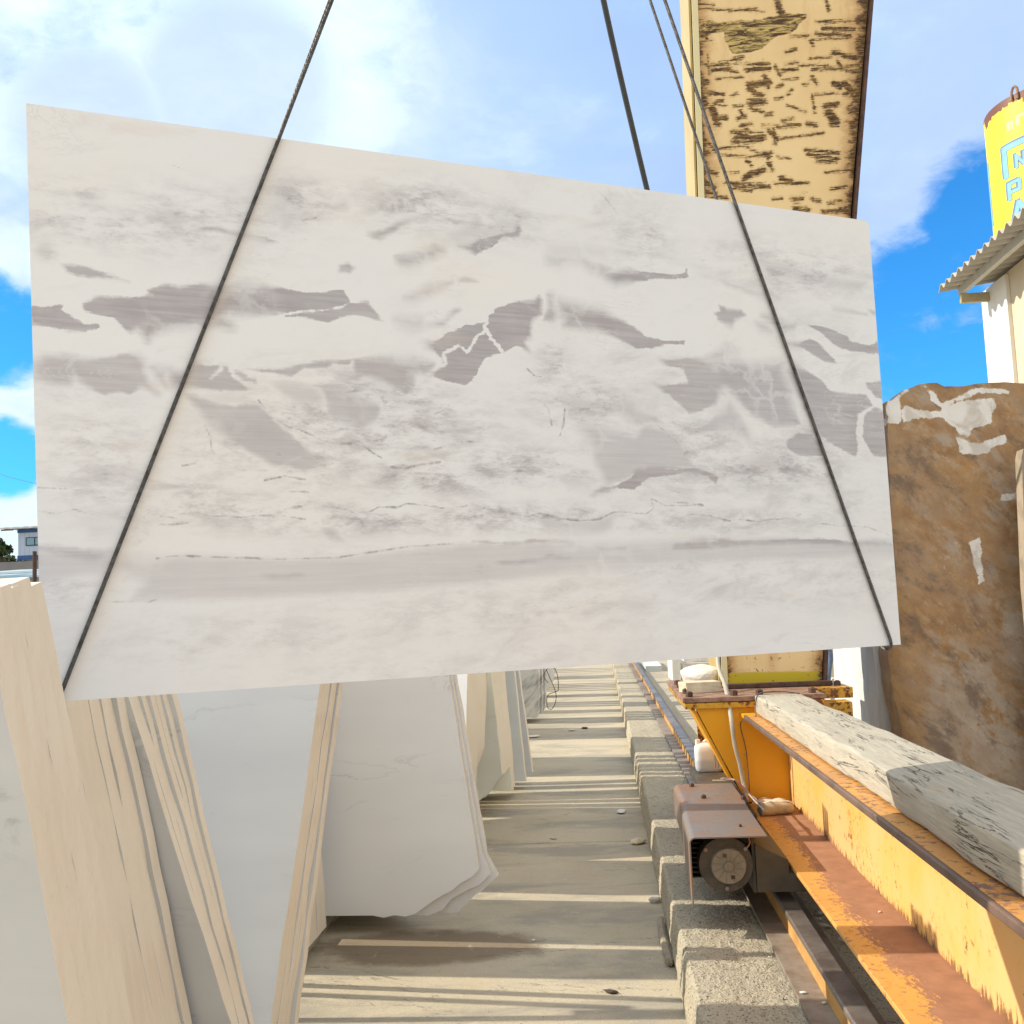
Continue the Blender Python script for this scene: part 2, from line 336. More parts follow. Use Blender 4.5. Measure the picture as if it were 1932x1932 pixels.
def f_leg(g):
    o = g.obj(); s_ = g.sep(o); x, z = s_[0], s_[2]
    c = g.mix(g.ss(g.noise(o, 1.3, 5, .55), .3, .7), (.86, .66, .35), (.78, .56, .27))
    c = g.mix(g.ss(g.noise(g.obj((1, 1, .25)), 5, 6, .65), .52, .78, 0, .55), c, (.56, .30, .12))
    A = g.sep(g.attr('scrapes')); hat = g.noise(g.obj((1.3, 1, 20)), 5, 6, .72, .2)
    nz_ = g.noise(o, 40, 5, .7)
    s1 = g.ss(g.m('ADD', A[0], g.m('ADD', g.m('MULTIPLY', g.m('SUBTRACT', hat, .5), .075), g.m('MULTIPLY', g.m('SUBTRACT', nz_, .5), .028))), -.003, .005)
    w = g.v('ADD', g.obj((1, 1, 1)), g.v('SCALE', g.noise(o, 2.4, 3, .5, 0, True), .35))
    mp = g.N.new('ShaderNodeMapping'); g.L.new(w, mp.inputs[0]); mp.inputs['Scale'].default_value = (1, 1, 5)
    s2 = g.m('MULTIPLY', g.ss(g.noise(mp.outputs[0], 9, 6, .66), .66, .69), g.ss(g.noise(o, 5, 3, .5), .50, .60))
    s3 = g.ss(g.noise(g.obj((1, 1, 1.4)), 34, 6, .7), .70, .72)
    sc_ = g.m('MAXIMUM', s1, g.m('MAXIMUM', s2, s3))
    pat = g.ss(g.m('ADD', A[1], g.m('MULTIPLY', g.m('SUBTRACT', g.noise(o, 14, 5, .65), .5), .05)), -.003, .005)
    patc = g.mix(g.ss(g.noise(g.obj((1, 1, 6)), 7, 7, .78, .8), .44, .57), (.07, .03, .008), (.62, .46, .16))
    # rusty margins; both edges follow the taper of the leg
    el_ = g.m('SUBTRACT', x, g.m('MULTIPLY', z, .0145)); er = g.m('SUBTRACT', g.m('ADD', .63, g.m('MULTIPLY', z, .128)), x)
    nn_ = g.m('MULTIPLY', g.m('SUBTRACT', g.noise(g.obj((.7, 1, 1.3)), 9, 7, .74), .5), .36)
    rim = g.m('MAXIMUM', g.ss(g.m('ADD', el_, nn_), .015, .055, 1, 0), g.ss(g.m('ADD', er, nn_), .0, .05, 1, 0))
    rimh = g.m('MAXIMUM', g.ss(g.m('ADD', el_, g.m('MULTIPLY', nn_, .7)), .03, .16, .7, 0), g.ss(g.m('ADD', er, g.m('MULTIPLY', nn_, .7)), .02, .13, .6, 0))
    c = g.mix(rimh, c, (.42, .20, .06))
    br = g.mix(g.ss(g.noise(g.obj((1, 1, 9)), 12, 6, .75), .45, .62), (.05, .02, .006), (.36, .21, .05))
    low = g.ss(z, .95, 1.15)                      # the strokes are on the upper part; the foot only has chips
    hi = g.m('MAXIMUM', g.m('MULTIPLY', sc_, low), rim)
    chip = g.m('MULTIPLY', g.ss(g.noise(o, 26, 7, .66), .60, .64), g.ss(z, .6, .05, 0, 1))
    halo = g.ss(g.m('ADD', A[0], g.m('MULTIPLY', g.m('SUBTRACT', nz_, .5), .05)), -.016, .002, 0, .35)
    c = g.mix(g.m('MULTIPLY', halo, low), c, (.58, .38, .13))
    c = g.mix(pat, c, patc); c = g.mix(g.m('MAXIMUM', hi, chip), c, br)
    band = g.ss(g.m('ADD', z, g.m('MULTIPLY', g.m('SUBTRACT', g.noise(o, 3, 3, .5), .5), .03)), .115, .13, 1, 0)
    c = g.mix(g.m('MULTIPLY', band, g.m('SUBTRACT', 1, g.m('MAXIMUM', rim, chip))), c, (.56, .44, .02))
    return {'c': c, 'r': .5, 'n': g.bump(g.m('SUBTRACT', 0, hi), .3, .003)}
M_leg = mat('scraped beige paint on leg', f_leg, .5)
M_legside = mat('ochre side of leg', painted((.50, .39, .15), (.45, .34, .13), chips=.70), .5)
M_strip = mat('cream edge strip', painted((.78, .70, .42), (.74, .66, .38), chips=.76), .5)
def f_rustplate(g):
    o = g.obj(); n_ = g.noise(g.obj((1, .5, 1)), 6, 7, .65, .5)
    c = g.mix(g.ss(n_, .35, .65), (.205, .20, .20), (.27, .165, .11))
    c = g.mix(g.ss(g.noise(o, 22, 6, .7), .58, .72, 0, .6), c, (.14, .10, .08))
    c = g.mix(g.ss(g.noise(g.obj((1, 2.5, 1)), 30, 4, .8, 1), .69, .73), c, (.6, .57, .53))
    return {'c': c, 'r': g.ss(n_, .3, .7, .38, .62), 'n': g.bump(n_, .15, .004)}
M_cover = mat('stained bare steel sheet', f_rustplate, .45, metal=.25)
def rusty(a, b, rough=.75, sc=14):
    return lambda g: {'c': g.mix(g.ss(g.noise(g.obj(), sc, 6, .68), .35, .68), a, b), 'r': rough, 'n': g.bump(g.noise(g.obj(), sc*4, 4, .6), .3, .003)}
M_rust = mat('brown rusted plate', rusty((.36, .22, .16), (.16, .09, .06)), .8)
M_rust2 = mat('dark rust', rusty((.13, .07, .05), (.05, .03, .025)), .8)
M_railhead = mat('grey blue rail steel', rusty((.23, .20, .18), (.13, .105, .09), .42, 6), .45, metal=.3)
M_railweb = mat('orange rusted rail flank', rusty((.62, .36, .12), (.42, .22, .07), .7, 5), .7)
M_railbase = mat('grey brown rail foot', rusty((.30, .255, .215), (.20, .15, .11), .6, 7), .6, metal=.15)
M_dark = mat('oily dark motor paint', rusty((.055, .048, .040), (.09, .075, .055), .55, 18), .55)
M_panel = mat('dusty olive steel box', rusty((.085, .072, .052), (.06, .05, .037), .6, 9), .6)
M_fan = mat('dusty grey fan cover', rusty((.25, .22, .175), (.19, .165, .13), .6, 12), .6)
M_rope = mat('galvanised wire rope', rusty((.17, .165, .16), (.07, .065, .06), .5, 60), .5, metal=.5)
M_hose = mat('dark smooth cable', lambda g: g.mix(g.noise(g.obj(), 8, 4, .6), (.035, .038, .042), (.075, .08, .085)), .4)
M_cord = mat('grey plastic cable sheath', lambda g: g.mix(g.noise(g.obj(), 12, 4, .6), (.46, .44, .37), (.36, .34, .29)), .5)
def f_timber(g):
    o = g.obj(); gr = g.noise(g.obj((9, .55, 9)), 7, 8, .68, .7); fine = g.noise(g.obj((26, .9, 26)), 12, 5, .6)
    crk = g.ss(g.m('ABSOLUTE', g.m('SUBTRACT', g.noise(g.obj((7, .42, 7)), 3.4, 6, .6, 1.0), .5)), 0, .020, 1, 0)
    crk = g.m('MULTIPLY', crk, g.ss(g.noise(g.obj((3, .8, 3)), 3, 3, .5), .46, .6))
    c = g.mix(g.ss(gr, .35, .65), (.50, .465, .38), (.40, .375, .315))
    c = g.mix(g.ss(fine, .52, .7, 0, .45), c, (.27, .245, .20))
    c = g.mix(g.ss(g.noise(o, 3.5, 5, .6), .58, .74, 0, .3), c, (.46, .34, .20))
    dg = g.m('MULTIPLY', g.ss(g.noise(g.obj((10, 3, 10)), 9, 6, .75, 1.4), .66, .69), .8)
    c = g.mix(g.m('MAXIMUM', crk, dg), c, (.07, .06, .05))
    return {'c': c, 'n': g.bump(g.m('SUBTRACT', g.m('ADD', gr, g.m('MULTIPLY', fine, .5)), g.m('MULTIPLY', crk, 1.5)), .7, .006)}
M_timber = mat('weathered sawn timber', f_timber, .85)
def f_brown(g):
    o = g.obj(); s_ = g.sep(o)
    q = g.N.new('ShaderNodeMapping'); g.L.new(o, q.inputs[0]); q.inputs['Rotation'].default_value = (0, .7, 0)
    q2 = g.N.new('ShaderNodeMapping'); g.L.new(q.outputs[0], q2.inputs[0]); q2.inputs['Scale'].default_value = (1.6, 1, .9)
    a = g.noise(q2.outputs[0], 1.6, 9, .72, .3); b = g.noise(q2.outputs[0], 6, 9, .74, .2); e = g.noise(o, 1.0, 4, .5)
    br = g.mix(g.ss(b, .3, .7), (.28, .155, .07), (.44, .28, .13))
    br = g.mix(g.ss(g.noise(o, 2.6, 5, .6), .52, .75), br, (.44, .25, .09))
    pale = g.mix(g.ss(b, .3, .7), (.53, .46, .375), (.36, .30, .24))
    k = g.ss(g.m('ADD', g.m('MULTIPLY', g.m('ADD', a, b), .5), g.m('MULTIPLY', g.m('SUBTRACT', g.ss(s_[2], .1, 1.7), .5), -.07)), .475, .56)
    lx = g.ss(g.m('ADD', s_[0], g.m('MULTIPLY', g.m('SUBTRACT', e, .5), .5)), .10, .26)
    c = g.mix(g.m('MULTIPLY', k, g.m('MULTIPLY', lx, .9)), br, pale)
    c = g.mix(g.ss(g.noise(q2.outputs[0], 1.9, 9, .74, .1), .44, .60, 0, .6), c, (.34, .24, .16))
    c = g.mix(g.ss(g.noise(q2.outputs[0], 11, 6, .8, .3), .60, .68, 0, .6), c, (.58, .52, .44))
    c = g.mix(g.ss(g.noise(q2.outputs[0], 24, 5, .8, .2), .60, .70, 0, .5), c, (.10, .06, .035))
    c = g.mix(g.ss(g.noise(q2.outputs[0], 2.6, 8, .75, .2), .50, .64, 0, .75), c, (.14, .10, .075))
    w = g.sep(g.attr('fresh'))[0]
    wm = g.ss(g.m('ADD', w, g.m('MULTIPLY', g.m('SUBTRACT', g.noise(o, 9, 7, .68), .5), .10)), -.002, .006)
    wc = g.mix(g.ss(g.noise(q2.outputs[0], 4, 7, .65, .8), .45, .60), (.78, .765, .73), (.60, .56, .50))
    c = g.mix(wm, c, wc)
    # saw marks low on the left side
    return {'c': c, 'n': g.bump(g.m('ADD', b, g.m('MULTIPLY', g.noise(o, 40, 4, .6), .3)), .35, .008)}
M_brown = mat('brown stained marble block', f_brown, .6)
def f_white(g):
    o = g.obj(); l_ = g.noise(g.obj((9, 2, .5)), 4, 6, .6)
    c = g.mix(g.ss(l_, .4, .65), (.70, .71, .70), (.60, .61, .62))
    return {'c': g.mix(g.ss(g.noise(g.obj((2, 2, 1)), 8, 7, .75, 1), .68, .71, 0, .5), c, (.2, .2, .2)), 'n': g.bump(l_, .3, .01)}
M_white = mat('white marble block', f_white, .7)
def plain(c, rough=.6, var=.12, sc=6, metal=0):
    return mat('paint', lambda g: g.mix(g.ss(g.noise(g.obj(), sc, 6, .65), .35, .7), c, tuple(q*(1-var) for q in c)), rough, metal)
# ------------------------------------------------------------------ ground, floor, track bed
gb = B(); gb.box(-900, 900, -300, 2500, -.6, -.03)
struct(gb.build('ground', M_ground))
fb = B()
ys = [-6, 7.72, 19, 31]                       # cast floor in long bays with an open joint
for i in range(3): fb.box(-16, .36, ys[i]+.011, ys[i+1]-.011, -.2, 0)
struct(fb.build('concrete_floor', M_floor, bevel=.012))
def rough_grid(name, prof, y0, y1, dy, m_, amp, n_lat=3, seed=0, end=True):
    """extrude a cross-section (x, z list) along y with uneven surface"""
    pts = []
    for i in range(len(prof)-1):
        for k in range(n_lat): t = k/n_lat; pts.append((prof[i][0]*(1-t)+prof[i+1][0]*t, prof[i][1]*(1-t)+prof[i+1][1]*t))
    pts.append(prof[-1]); n = int((y1-y0)/dy)+1; vs = []; fs = []
    for j in range(n):
        y = y0+(y1-y0)*j/(n-1)
        for i, (x, z) in enumerate(pts):
            q = Vector((x*5+seed, y*5, z*5)); w = mnoise.noise_vector(q)*amp*.35+mnoise.noise_vector(q*5)*amp*.5+mnoise.noise_vector(q*12)*amp*.35
            vs.append((x+w.x, y, z+w.z*.8))
    k = len(pts)
    for j in range(n-1):
        for i in range(k-1): fs.append((j*k+i, j*k+i+1, (j+1)*k+i+1, (j+1)*k+i))
    b = B(); b.raw(vs, fs); return b.build(name, m_, smooth=False)
struct(rough_grid('kerb', [(.262, -.1), (.272, 0), (.268, .06), (.276, .12), (.283, .19), (.288, .214), (.300, .223), (.40, .224), (.50, .219), (.60, .221), (.68, .214), (.80, .2), (.80, -.1)], -.5, 14, .02, M_kerb, .010, 6))
struct(rough_grid('kerb', [(.262, -.1), (.275, 0), (.285, .20), (.300, .222), (.50, .220), (.68, .214), (.80, .2), (.80, -.1)], 14.01, 70, .35, M_kerb, .012, 2, 3))
struct(rough_grid('track_bed', [(.80, .1), (.82, .205), (1.0, .213), (1.3, .215), (2.0, .215), (3.2, .21), (7, .2), (30, .2), (30, -.2)], -.5, 70, .3, M_kerb, .010, 3, 9))

# ------------------------------------------------------------------ rail
r = thing('crane_rail', 'rusty steel rail on a flat foot running along the concrete kerb', 'rail', (.66, 0, .226))
B().box(.655, .905, -.4, 60, .226, .244).build('rail_foot', M_railbase, r, bevel=.002)
B().box(.752, .772, -.4, 60, .244, .322).build('rail_flank', M_railweb, r)
B().prism([(.742, .322), (.742, .336), (.748, .342), (.816, .342), (.822, .336), (.822, .322)], 'y', -.4, 60).build('rail_head', M_railhead, r)
B().box(.778, .812, -.4, 60, .244, .322).build('rail_web', M_rust2, r)

# ------------------------------------------------------------------ hanging slab
POLY=[
(1,0.004,[(50,1043),(87,1061),(143,1063),(199,1073),(226,1080),(214,1090),(267,1113),(297,1108),(366,1121),(417,1119),(494,1128),(578,1130),(647,1121),(724,1132),(757,1136),(781,1104),(745,1087),(678,1071),(635,1065),(587,1056),(539,1046),(492,1044),(451,1045),(428,1041),(423,1030),(440,997),(410,1002),(375,1004),(340,1001),(281,993),(247,980),(222,963),(215,950),(208,957),(189,984),(170,968),(151,982),(142,996),(123,1008),(86,1013),(54,1023)]),
(0.95,0.004,[(587,1045),(636,1063),(701,1071),(745,1081),(780,1101),(832,1109),(847,1087),(875,1054),(851,1052),(802,1066),(750,1058),(711,1037),(678,1041),(620,1049)]),
(1,0.004,[(-74,1020),(-32,1026),(7,1033),(0,1019),(22,1003),(54,987),(98,989),(86,974),(54,965),(22,965),(-14,970),(-49,975),(-74,976)]),
(0.9,0.004,[(2,1143),(45,1144),(78,1134),(124,1123),(171,1112),(143,1112),(105,1114),(68,1114),(32,1117),(14,1123)]),
(0.9,0.003,[(336,1268),(369,1285),(404,1290),(434,1278),(486,1277),(538,1271),(578,1264),(543,1263),(486,1270),(419,1273),(389,1277)]),
(0.8,0.01,[(-71,867),(-38,894),(18,897),(49,890),(90,894),(132,904),(165,914),(189,910),(205,890),(205,867),(217,837),(240,802),(197,821),(169,799),(141,808),(104,791),(67,810),(31,838),(22,818),(-14,816),(-49,824),(-71,838)]),
(0.85,0.006,[(222,878),(265,873),(313,868),(331,903),(363,891),(403,893),(433,895),(443,869),(504,862),(499,840),(479,860),(438,858),(478,834),(504,827),(463,823),(412,820),(352,825),(303,826),(260,829),(236,853)]),
(0.72,0.03,[(312,806),(358,799),(404,785),(443,779),(475,792),(507,789),(539,757),(578,717),(619,685),(659,649),(683,620),(633,594),(592,610),(536,617),(480,649),(434,676),(395,704),(365,731),(338,766)]),
(0.4,0.03,[(567,1401),(611,1412),(654,1400),(648,1377),(609,1361),(630,1313),(587,1298),(577,1324),(545,1365)]),
(0.7,0.012,[(700,1397),(736,1390),(770,1403),(772,1389),(741,1377),(708,1384)]),
(0.8,0.006,[(748,1211),(776,1219),(795,1207),(781,1191),(748,1191)]),
(0.9,0.004,[(841,1317),(869,1327),(911,1347),(948,1370),(980,1384),(1009,1384),(980,1371),(932,1347),(926,1334),(895,1317),(869,1302),(853,1308)]),
(0.95,0.004,[(921,1253),(966,1266),(1024,1282),(1046,1301),(1075,1292),(1075,1282),(1050,1271),(1018,1258),(991,1240),(964,1232),(938,1232),(923,1241)]),
(1,0.004,[(1125,1310),(1161,1317),(1195,1341),(1240,1354),(1280,1369),(1315,1376),(1321,1395),(1336,1403),(1343,1379),(1328,1360),(1279,1355),(1250,1326),(1221,1307),(1179,1286),(1154,1298)]),
(0.4,0.02,[(1085,1346),(1119,1360),(1164,1389),(1208,1380),(1247,1393),(1254,1415),(1311,1419),(1362,1414),(1402,1391),(1339,1400),(1320,1376),(1240,1354),(1178,1329),(1128,1311),(1095,1320)]),
(0.8,0.004,[(1436,1299),(1486,1301),(1558,1311),(1564,1306),(1504,1303),(1467,1285),(1438,1290)]),
(0.85,0.004,[(1567,1298),(1612,1291),(1658,1284),(1623,1267),(1587,1280)]),
(0.35,0.015,[(1435,1342),(1494,1348),(1567,1350),(1646,1347),(1639,1327),(1565,1317),(1505,1316),(1445,1302)]),
(1,0.004,[(1634,1263),(1727,1291),(1805,1288),(1893,1287),(1938,1297),(1953,1311),(1959,1286),(1907,1274),(1833,1268),(1760,1252),(1675,1239),(1654,1249)]),
(0.7,0.006,[(948,1131),(993,1147),(1036,1171),(1101,1190),(1057,1168),(1019,1147),(971,1130)]),
(0.7,0.005,[(1121,1205),(1151,1210),(1186,1200),(1156,1196),(1123,1195)]),
(0.6,0.01,[(915,1064),(948,1062),(995,1065),(995,1045),(968,1040),(938,1051)]),
(0.65,0.008,[(1018,1049),(1053,1064),(1075,1074),(1103,1107),(1125,1109),(1091,1080),(1069,1053),(1042,1048)]),
(1,0.004,[(1011,995),(1051,1008),(1079,1033),(1122,1046),(1139,1060),(1214,1073),(1220,1095),(1247,1121),(1304,1144),(1373,1155),(1394,1175),(1402,1157),(1400,1114),(1370,1096),(1358,1081),(1359,1041),(1335,1021),(1354,985),(1309,1006),(1263,982),(1235,973),(1201,963),(1181,936),(1171,909),(1134,869),(1089,877),(1047,887),(1021,899),(1048,921),(1062,942),(1034,968),(1013,982)]),
(1,0.004,[(1421,1178),(1435,1176),(1442,1144),(1456,1118),(1440,1093),(1405,1095),(1427,1138)]),
(1,0.004,[(1466,1158),(1553,1147),(1621,1139),(1675,1119),(1736,1095),(1777,1066),(1834,1058),(1929,1062),(1925,1050),(1848,1042),(1796,1026),(1732,1025),(1698,1042),(1637,1063),(1590,1078),(1529,1077),(1475,1079),(1469,1119)]),
(0.85,0.007,[(1819,996),(1873,993),(1947,1004),(2007,1001),(2083,1005),(2136,1001),(2213,993),(2285,1003),(2326,1006),(2331,969),(2358,910),(2361,851),(2382,805),(2396,785),(2331,780),(2307,769),(2252,787),(2199,812),(2161,823),(2133,855),(2097,886),(2059,884),(2041,851),(1980,823),(1927,812),(1900,839),(1865,863),(1823,886),(1796,910),(1839,906),(1934,917),(1915,960),(1843,975)]),
(0.9,0.005,[(2374,1005),(2430,984),(2494,957),(2532,918),(2625,912),(2694,912),(2725,872),(2652,834),(2637,772),(2640,711),(2629,677),(2555,709),(2499,735),(2476,754),(2461,774),(2410,846),(2383,912),(2343,976)]),
(0.9,0.005,[(2698,957),(2791,965),(2788,888),(2737,907),(2705,940)]),
(0.9,0.005,[(2733,868),(2788,843),(2790,680),(2707,685),(2692,712),(2666,753),(2678,835)]),
(0.9,0.008,[(2319,730),(2378,761),(2435,760),(2469,721),(2496,694),(2470,680),(2371,678),(2325,704)]),
(0.95,0.004,[(2448,1155),(2536,1151),(2627,1126),(2642,1106),(2711,1097),(2755,1103),(2766,1118),(2796,1109),(2792,1067),(2708,1065),(2639,1068),(2564,1088),(2508,1129)]),
(0.9,0.005,[(2348,1081),(2405,1084),(2456,1106),(2489,1093),(2528,1061),(2575,1020),(2516,1023),(2468,1044),(2428,1065),(2380,1073)]),
(0.85,0.004,[(2255,1173),(2307,1169),(2362,1149),(2403,1157),(2385,1137),(2343,1124),(2305,1145)]),
(0.85,0.005,[(2056,1166),(2080,1178),(2074,1197),(2111,1184),(2165,1185),(2184,1169),(2139,1146),(2122,1127),(2070,1144)]),
(0.7,0.006,[(2225,1146),(2264,1139),(2287,1120),(2247,1124)]),
(0.75,0.005,[(2088,1287),(2141,1275),(2202,1261),(2265,1253),(2306,1263),(2337,1242),(2296,1242),(2241,1247),(2179,1259),(2117,1270)]),
(0.45,0.025,[(2243,1379),(2364,1377),(2485,1347),(2612,1338),(2742,1339),(2712,1297),(2608,1295),(2481,1302),(2359,1315),(2280,1335)]),
(0.6,0.006,[(2575,1220),(2653,1224),(2731,1213),(2652,1214)]),
(0.7,0.005,[(2728,1235),(2783,1225),(2794,1205),(2749,1219)]),
(0.75,0.006,[(2000,1003),(2069,1030),(2094,1055),(2139,1038),(2099,1022),(2045,1006)]),
(0.6,0.012,[(1457,851),(1517,851),(1570,838),(1624,834),(1680,855),(1722,850),(1734,820),(1803,798),(1830,774),(1774,778),(1716,764),(1650,811),(1568,801),(1488,811),(1462,828)]),
(0.6,0.03,[(1512,757),(1579,765),(1646,749),(1714,727),(1752,771),(1829,755),(1884,719),(1924,657),(1937,632),(1849,618),(1742,617),(1671,591),(1602,567),(1559,650),(1549,710)]),
(1,0.005,[(1540,536),(1581,560),(1636,567),(1692,592),(1708,622),(1779,633),(1864,625),(1937,635),(1995,617),(2031,602),(2021,570),(1986,601),(1921,610),(1848,606),(1762,596),(1704,555),(1642,558),(1566,539)]),
(0.65,0.012,[(1889,782),(1946,765),(2007,792),(2070,833),(2095,860),(2130,816),(2165,765),(2177,720),(2125,744),(2080,756),(2004,754),(1929,739),(1901,757)]),
(0.45,0.03,[(2070,621),(2149,661),(2229,695),(2307,671),(2367,626),(2286,618),(2191,597),(2106,590)]),
(0.85,0.008,[(477,887),(557,891),(624,908),(682,919),(747,927),(856,942),(968,942),(1036,935),(1025,894),(966,900),(969,852),(941,833),(897,857),(854,873),(784,886),(781,912),(725,913),(703,899),(640,896),(602,873),(541,878)]),
(0.7,0.015,[(676,847),(723,862),(774,847),(808,819),(860,799),(859,760),(806,728),(742,752),(712,755),(700,784),(697,814)]),
(0.5,0.02,[(540,853),(598,856),(660,850),(693,814),(692,788),(617,794),(576,817)]),
(0.4,0.03,[(788,878),(853,864),(919,837),(986,809),(963,795),(896,805),(830,833)]),
(0.9,0.007,[(712,757),(742,756),(776,740),(814,731),(788,730),(754,744)]),
(0.8,0.007,[(437,885),(469,874),(500,859),(500,843),(476,850),(452,857)]),
(0.6,0.01,[(683,441),(712,437),(741,403),(736,395),(703,403),(674,429)]),
(0.4,0.02,[(750,436),(814,440),(818,427),(771,419)]),
(0.46,0.02,[(-71,388),(106,377),(147,369),(237,360),(319,367),(445,356),(604,350),(741,355),(899,368),(1030,380),(1148,384),(1360,389),(1470,380),(1660,382),(1900,389),(2111,391),(2332,392),(2564,378),(2806,355),(2802,317),(2558,317),(2105,315),(1694,303),(1319,279),(976,257),(738,249),(514,245),(317,246),(170,254),(197,295),(144,324),(54,320),(-70,289)]),
(0.95,0.004,[(1834,359),(1840,375),(1937,390),(2045,393),(2176,379),(2301,386),(2430,389),(2572,374),(2674,377),(2801,366),(2799,348),(2627,359),(2428,367),(2300,373),(2175,370),(2094,367),(1993,360),(1896,356)]),
(0.95,0.003,[(1183,328),(1269,333),(1353,336),(1388,350),(1482,335),(1387,339),(1336,328),(1269,322)]),
(0.95,0.003,[(1519,368),(1617,368),(1681,371),(1653,362),(1563,359)]),
(0.75,0.004,[(493,311),(562,307),(619,309),(625,301),(543,297),(506,304)]),
(0.75,0.008,[(-61,395),(8,392),(79,383),(118,378),(85,357),(36,361),(-18,376),(-61,381)]),
(0.8,0.004,[(1134,394),(1182,395),(1222,387),(1305,390),(1323,399),(1441,388),(1476,380),(1381,385),(1305,382),(1230,380),(1165,384)]),
(0.5,0.012,[(1335,474),(1385,470),(1462,458),(1550,456),(1623,480),(1650,474),(1622,458),(1611,426),(1566,414),(1495,419),(1425,412),(1375,428)]),
(0.4,0.012,[(2294,425),(2389,419),(2410,411),(2335,407)]),
(0.3,0.02,[(52,458),(119,452),(135,431),(85,419),(69,419)]),
(0.3,0.02,[(1913,461),(2069,447),(2018,431),(1920,432)]),
]
VEIN=[
(2.5,[(507,798),(531,770),(554,746),(587,726),(619,719),(660,701),(698,683),(736,678)]),
(1.5,[(748,682),(804,677),(860,640)]),
(4,[(885,615),(934,613),(979,625),(1040,632)]),
(2.5,[(519,572),(575,585),(633,575)]),
(2,[(587,542),(640,540)]),
(2,[(573,491),(606,497),(635,503)]),
(2,[(705,497),(747,491),(781,476)]),
(2,[(786,482),(820,484),(846,497),(908,497),(930,508),(989,503),(1035,495)]),
(1.5,[(241,473),(282,467)]),
(1.5,[(315,455),(278,450),(241,450)]),
(2,[(338,481),(365,475),(407,471),(454,469),(489,473),(549,474),(581,470),(630,462)]),
(1.3,[(357,731),(374,691),(379,655)]),
(1.8,[(298,609),(332,616),(342,630)]),
(1.6,[(1035,494),(1106,498),(1126,505)]),
(2,[(1154,498),(1227,486),(1317,467),(1360,478),(1428,462),(1497,454),(1568,458),(1624,482),(1678,480),(1743,475),(1772,494),(1764,526),(1819,502),(1886,502),(1964,502)]),
(1.5,[(1849,514),(1964,506)]),
(1.8,[(1913,473),(1981,469),(2069,449)]),
(2,[(2100,456),(2181,447),(2234,455),(2329,459),(2362,472)]),
(1.3,[(2424,441),(2522,432),(2656,426),(2768,391)]),
(1.3,[(-58,547),(9,544),(75,539)]),
(1.3,[(-56,485),(-13,479),(30,491),(63,479)]),
(1.5,[(586,542),(644,539)]),
(1.8,[(231,360),(289,366),(378,360),(469,357),(531,351),(627,352),(724,353),(791,362),(928,380),(1071,388)]),
(1.2,[(106,249),(213,245),(230,251)]),
(2,[(1027,778),(1059,791),(1078,812)]),
(2.5,[(1381,835),(1408,810),(1417,757)]),
(2,[(1466,812),(1458,759),(1444,724)]),
(2,[(1340,934),(1362,914),(1390,910)]),
(2,[(639,1334),(685,1348)]),
(1.2,[(283,1454),(310,1445),(330,1428)]),
(1.2,[(1643,1535),(1696,1478)]),
(2,[(678,690),(736,680),(795,689)]),
(2,[(1023,672),(1060,680),(1109,697),(1190,699)]),
(1.5,[(1738,771),(1808,767),(1870,718),(1924,663)]),
(2.5,[(1922,739),(1960,752)]),
(1.5,[(1838,556),(1880,544)]),
]
CRACK=[
(6,[(776,890),(796,848),(830,815),(865,804),(895,792),(953,764)]),
(4,[(865,804),(859,760),(827,729)]),
(4,[(664,855),(689,831),(696,797)]),
(6,[(429,901),(441,865),(468,849),(516,835)]),
(7,[(1211,1071),(1200,1062),(1220,1027),(1247,997),(1262,972)]),
(6,[(1196,1038),(1176,1029),(1164,1007),(1141,975),(1115,994),(1082,976),(1063,965),(1070,935),(1032,917),(1010,896)]),
(12,[(2082,891),(2132,848),(2191,798),(2274,765),(2396,779)]),
(9,[(2329,1002),(2360,930),(2398,805),(2428,773)]),
(7,[(265,870),(260,849),(274,819)]),
(5,[(377,855),(403,878),(408,899)]),
(6,[(725,909),(767,898),(781,925)]),
]
SOFT=[
(23,1349,121,31,0.3),
(319,1338,163,54,0.22),
(420,1317,77,33,0.22),
(731,1421,57,34,0.25),
(-36,1174,27,25,0.3),
(908,1414,95,52,0.3),
(1193,1443,125,32,0.14),
(1307,1467,87,22,0.16),
(1791,1405,66,59,0.28),
(1878,1519,68,46,0.18),
(2126,1394,143,54,0.2),
(22,788,138,64,0.16),
(168,718,168,51,0.14),
(8,291,121,64,0.28),
(1186,309,251,52,0.3),
(1990,307,745,49,0.22),
(1521,238,463,63,0.16),
(2180,168,317,33,0.15),
(790,333,278,65,0.2),
(2165,643,158,61,0.2),
(1681,684,112,74,0.25),
(1598,828,123,44,0.2),
(830,741,422,111,0.5),
(611,643,346,91,0.4),
(1246,623,370,66,0.5),
(1021,587,259,64,0.5),
(1531,833,236,121,0.4),
(1443,949,76,104,0.4),
(2240,639,348,92,0.5),
(1920,687,438,180,0.35),
(81,632,146,171,0.3),
(239,535,281,57,0.35),
(447,492,392,44,0.45),
(822,453,469,39,0.45),
(1328,467,536,46,0.5),
(2008,447,562,50,0.35),
(2481,510,291,95,0.25),
(833,820,265,96,0.5),
(2454,737,290,115,0.3),
(178,1262,357,74,0.35),
(388,1331,301,77,0.3),
(628,1391,126,80,0.4),
(1017,1421,211,84,0.45),
(1280,1400,187,70,0.35),
(2412,1351,368,98,0.4),
(1781,1401,125,111,0.35),
(512,140,625,87,0.16),
(1314,182,779,97,0.2),
(2319,234,730,110,0.2),
(1134,32,739,62,0.14),
]
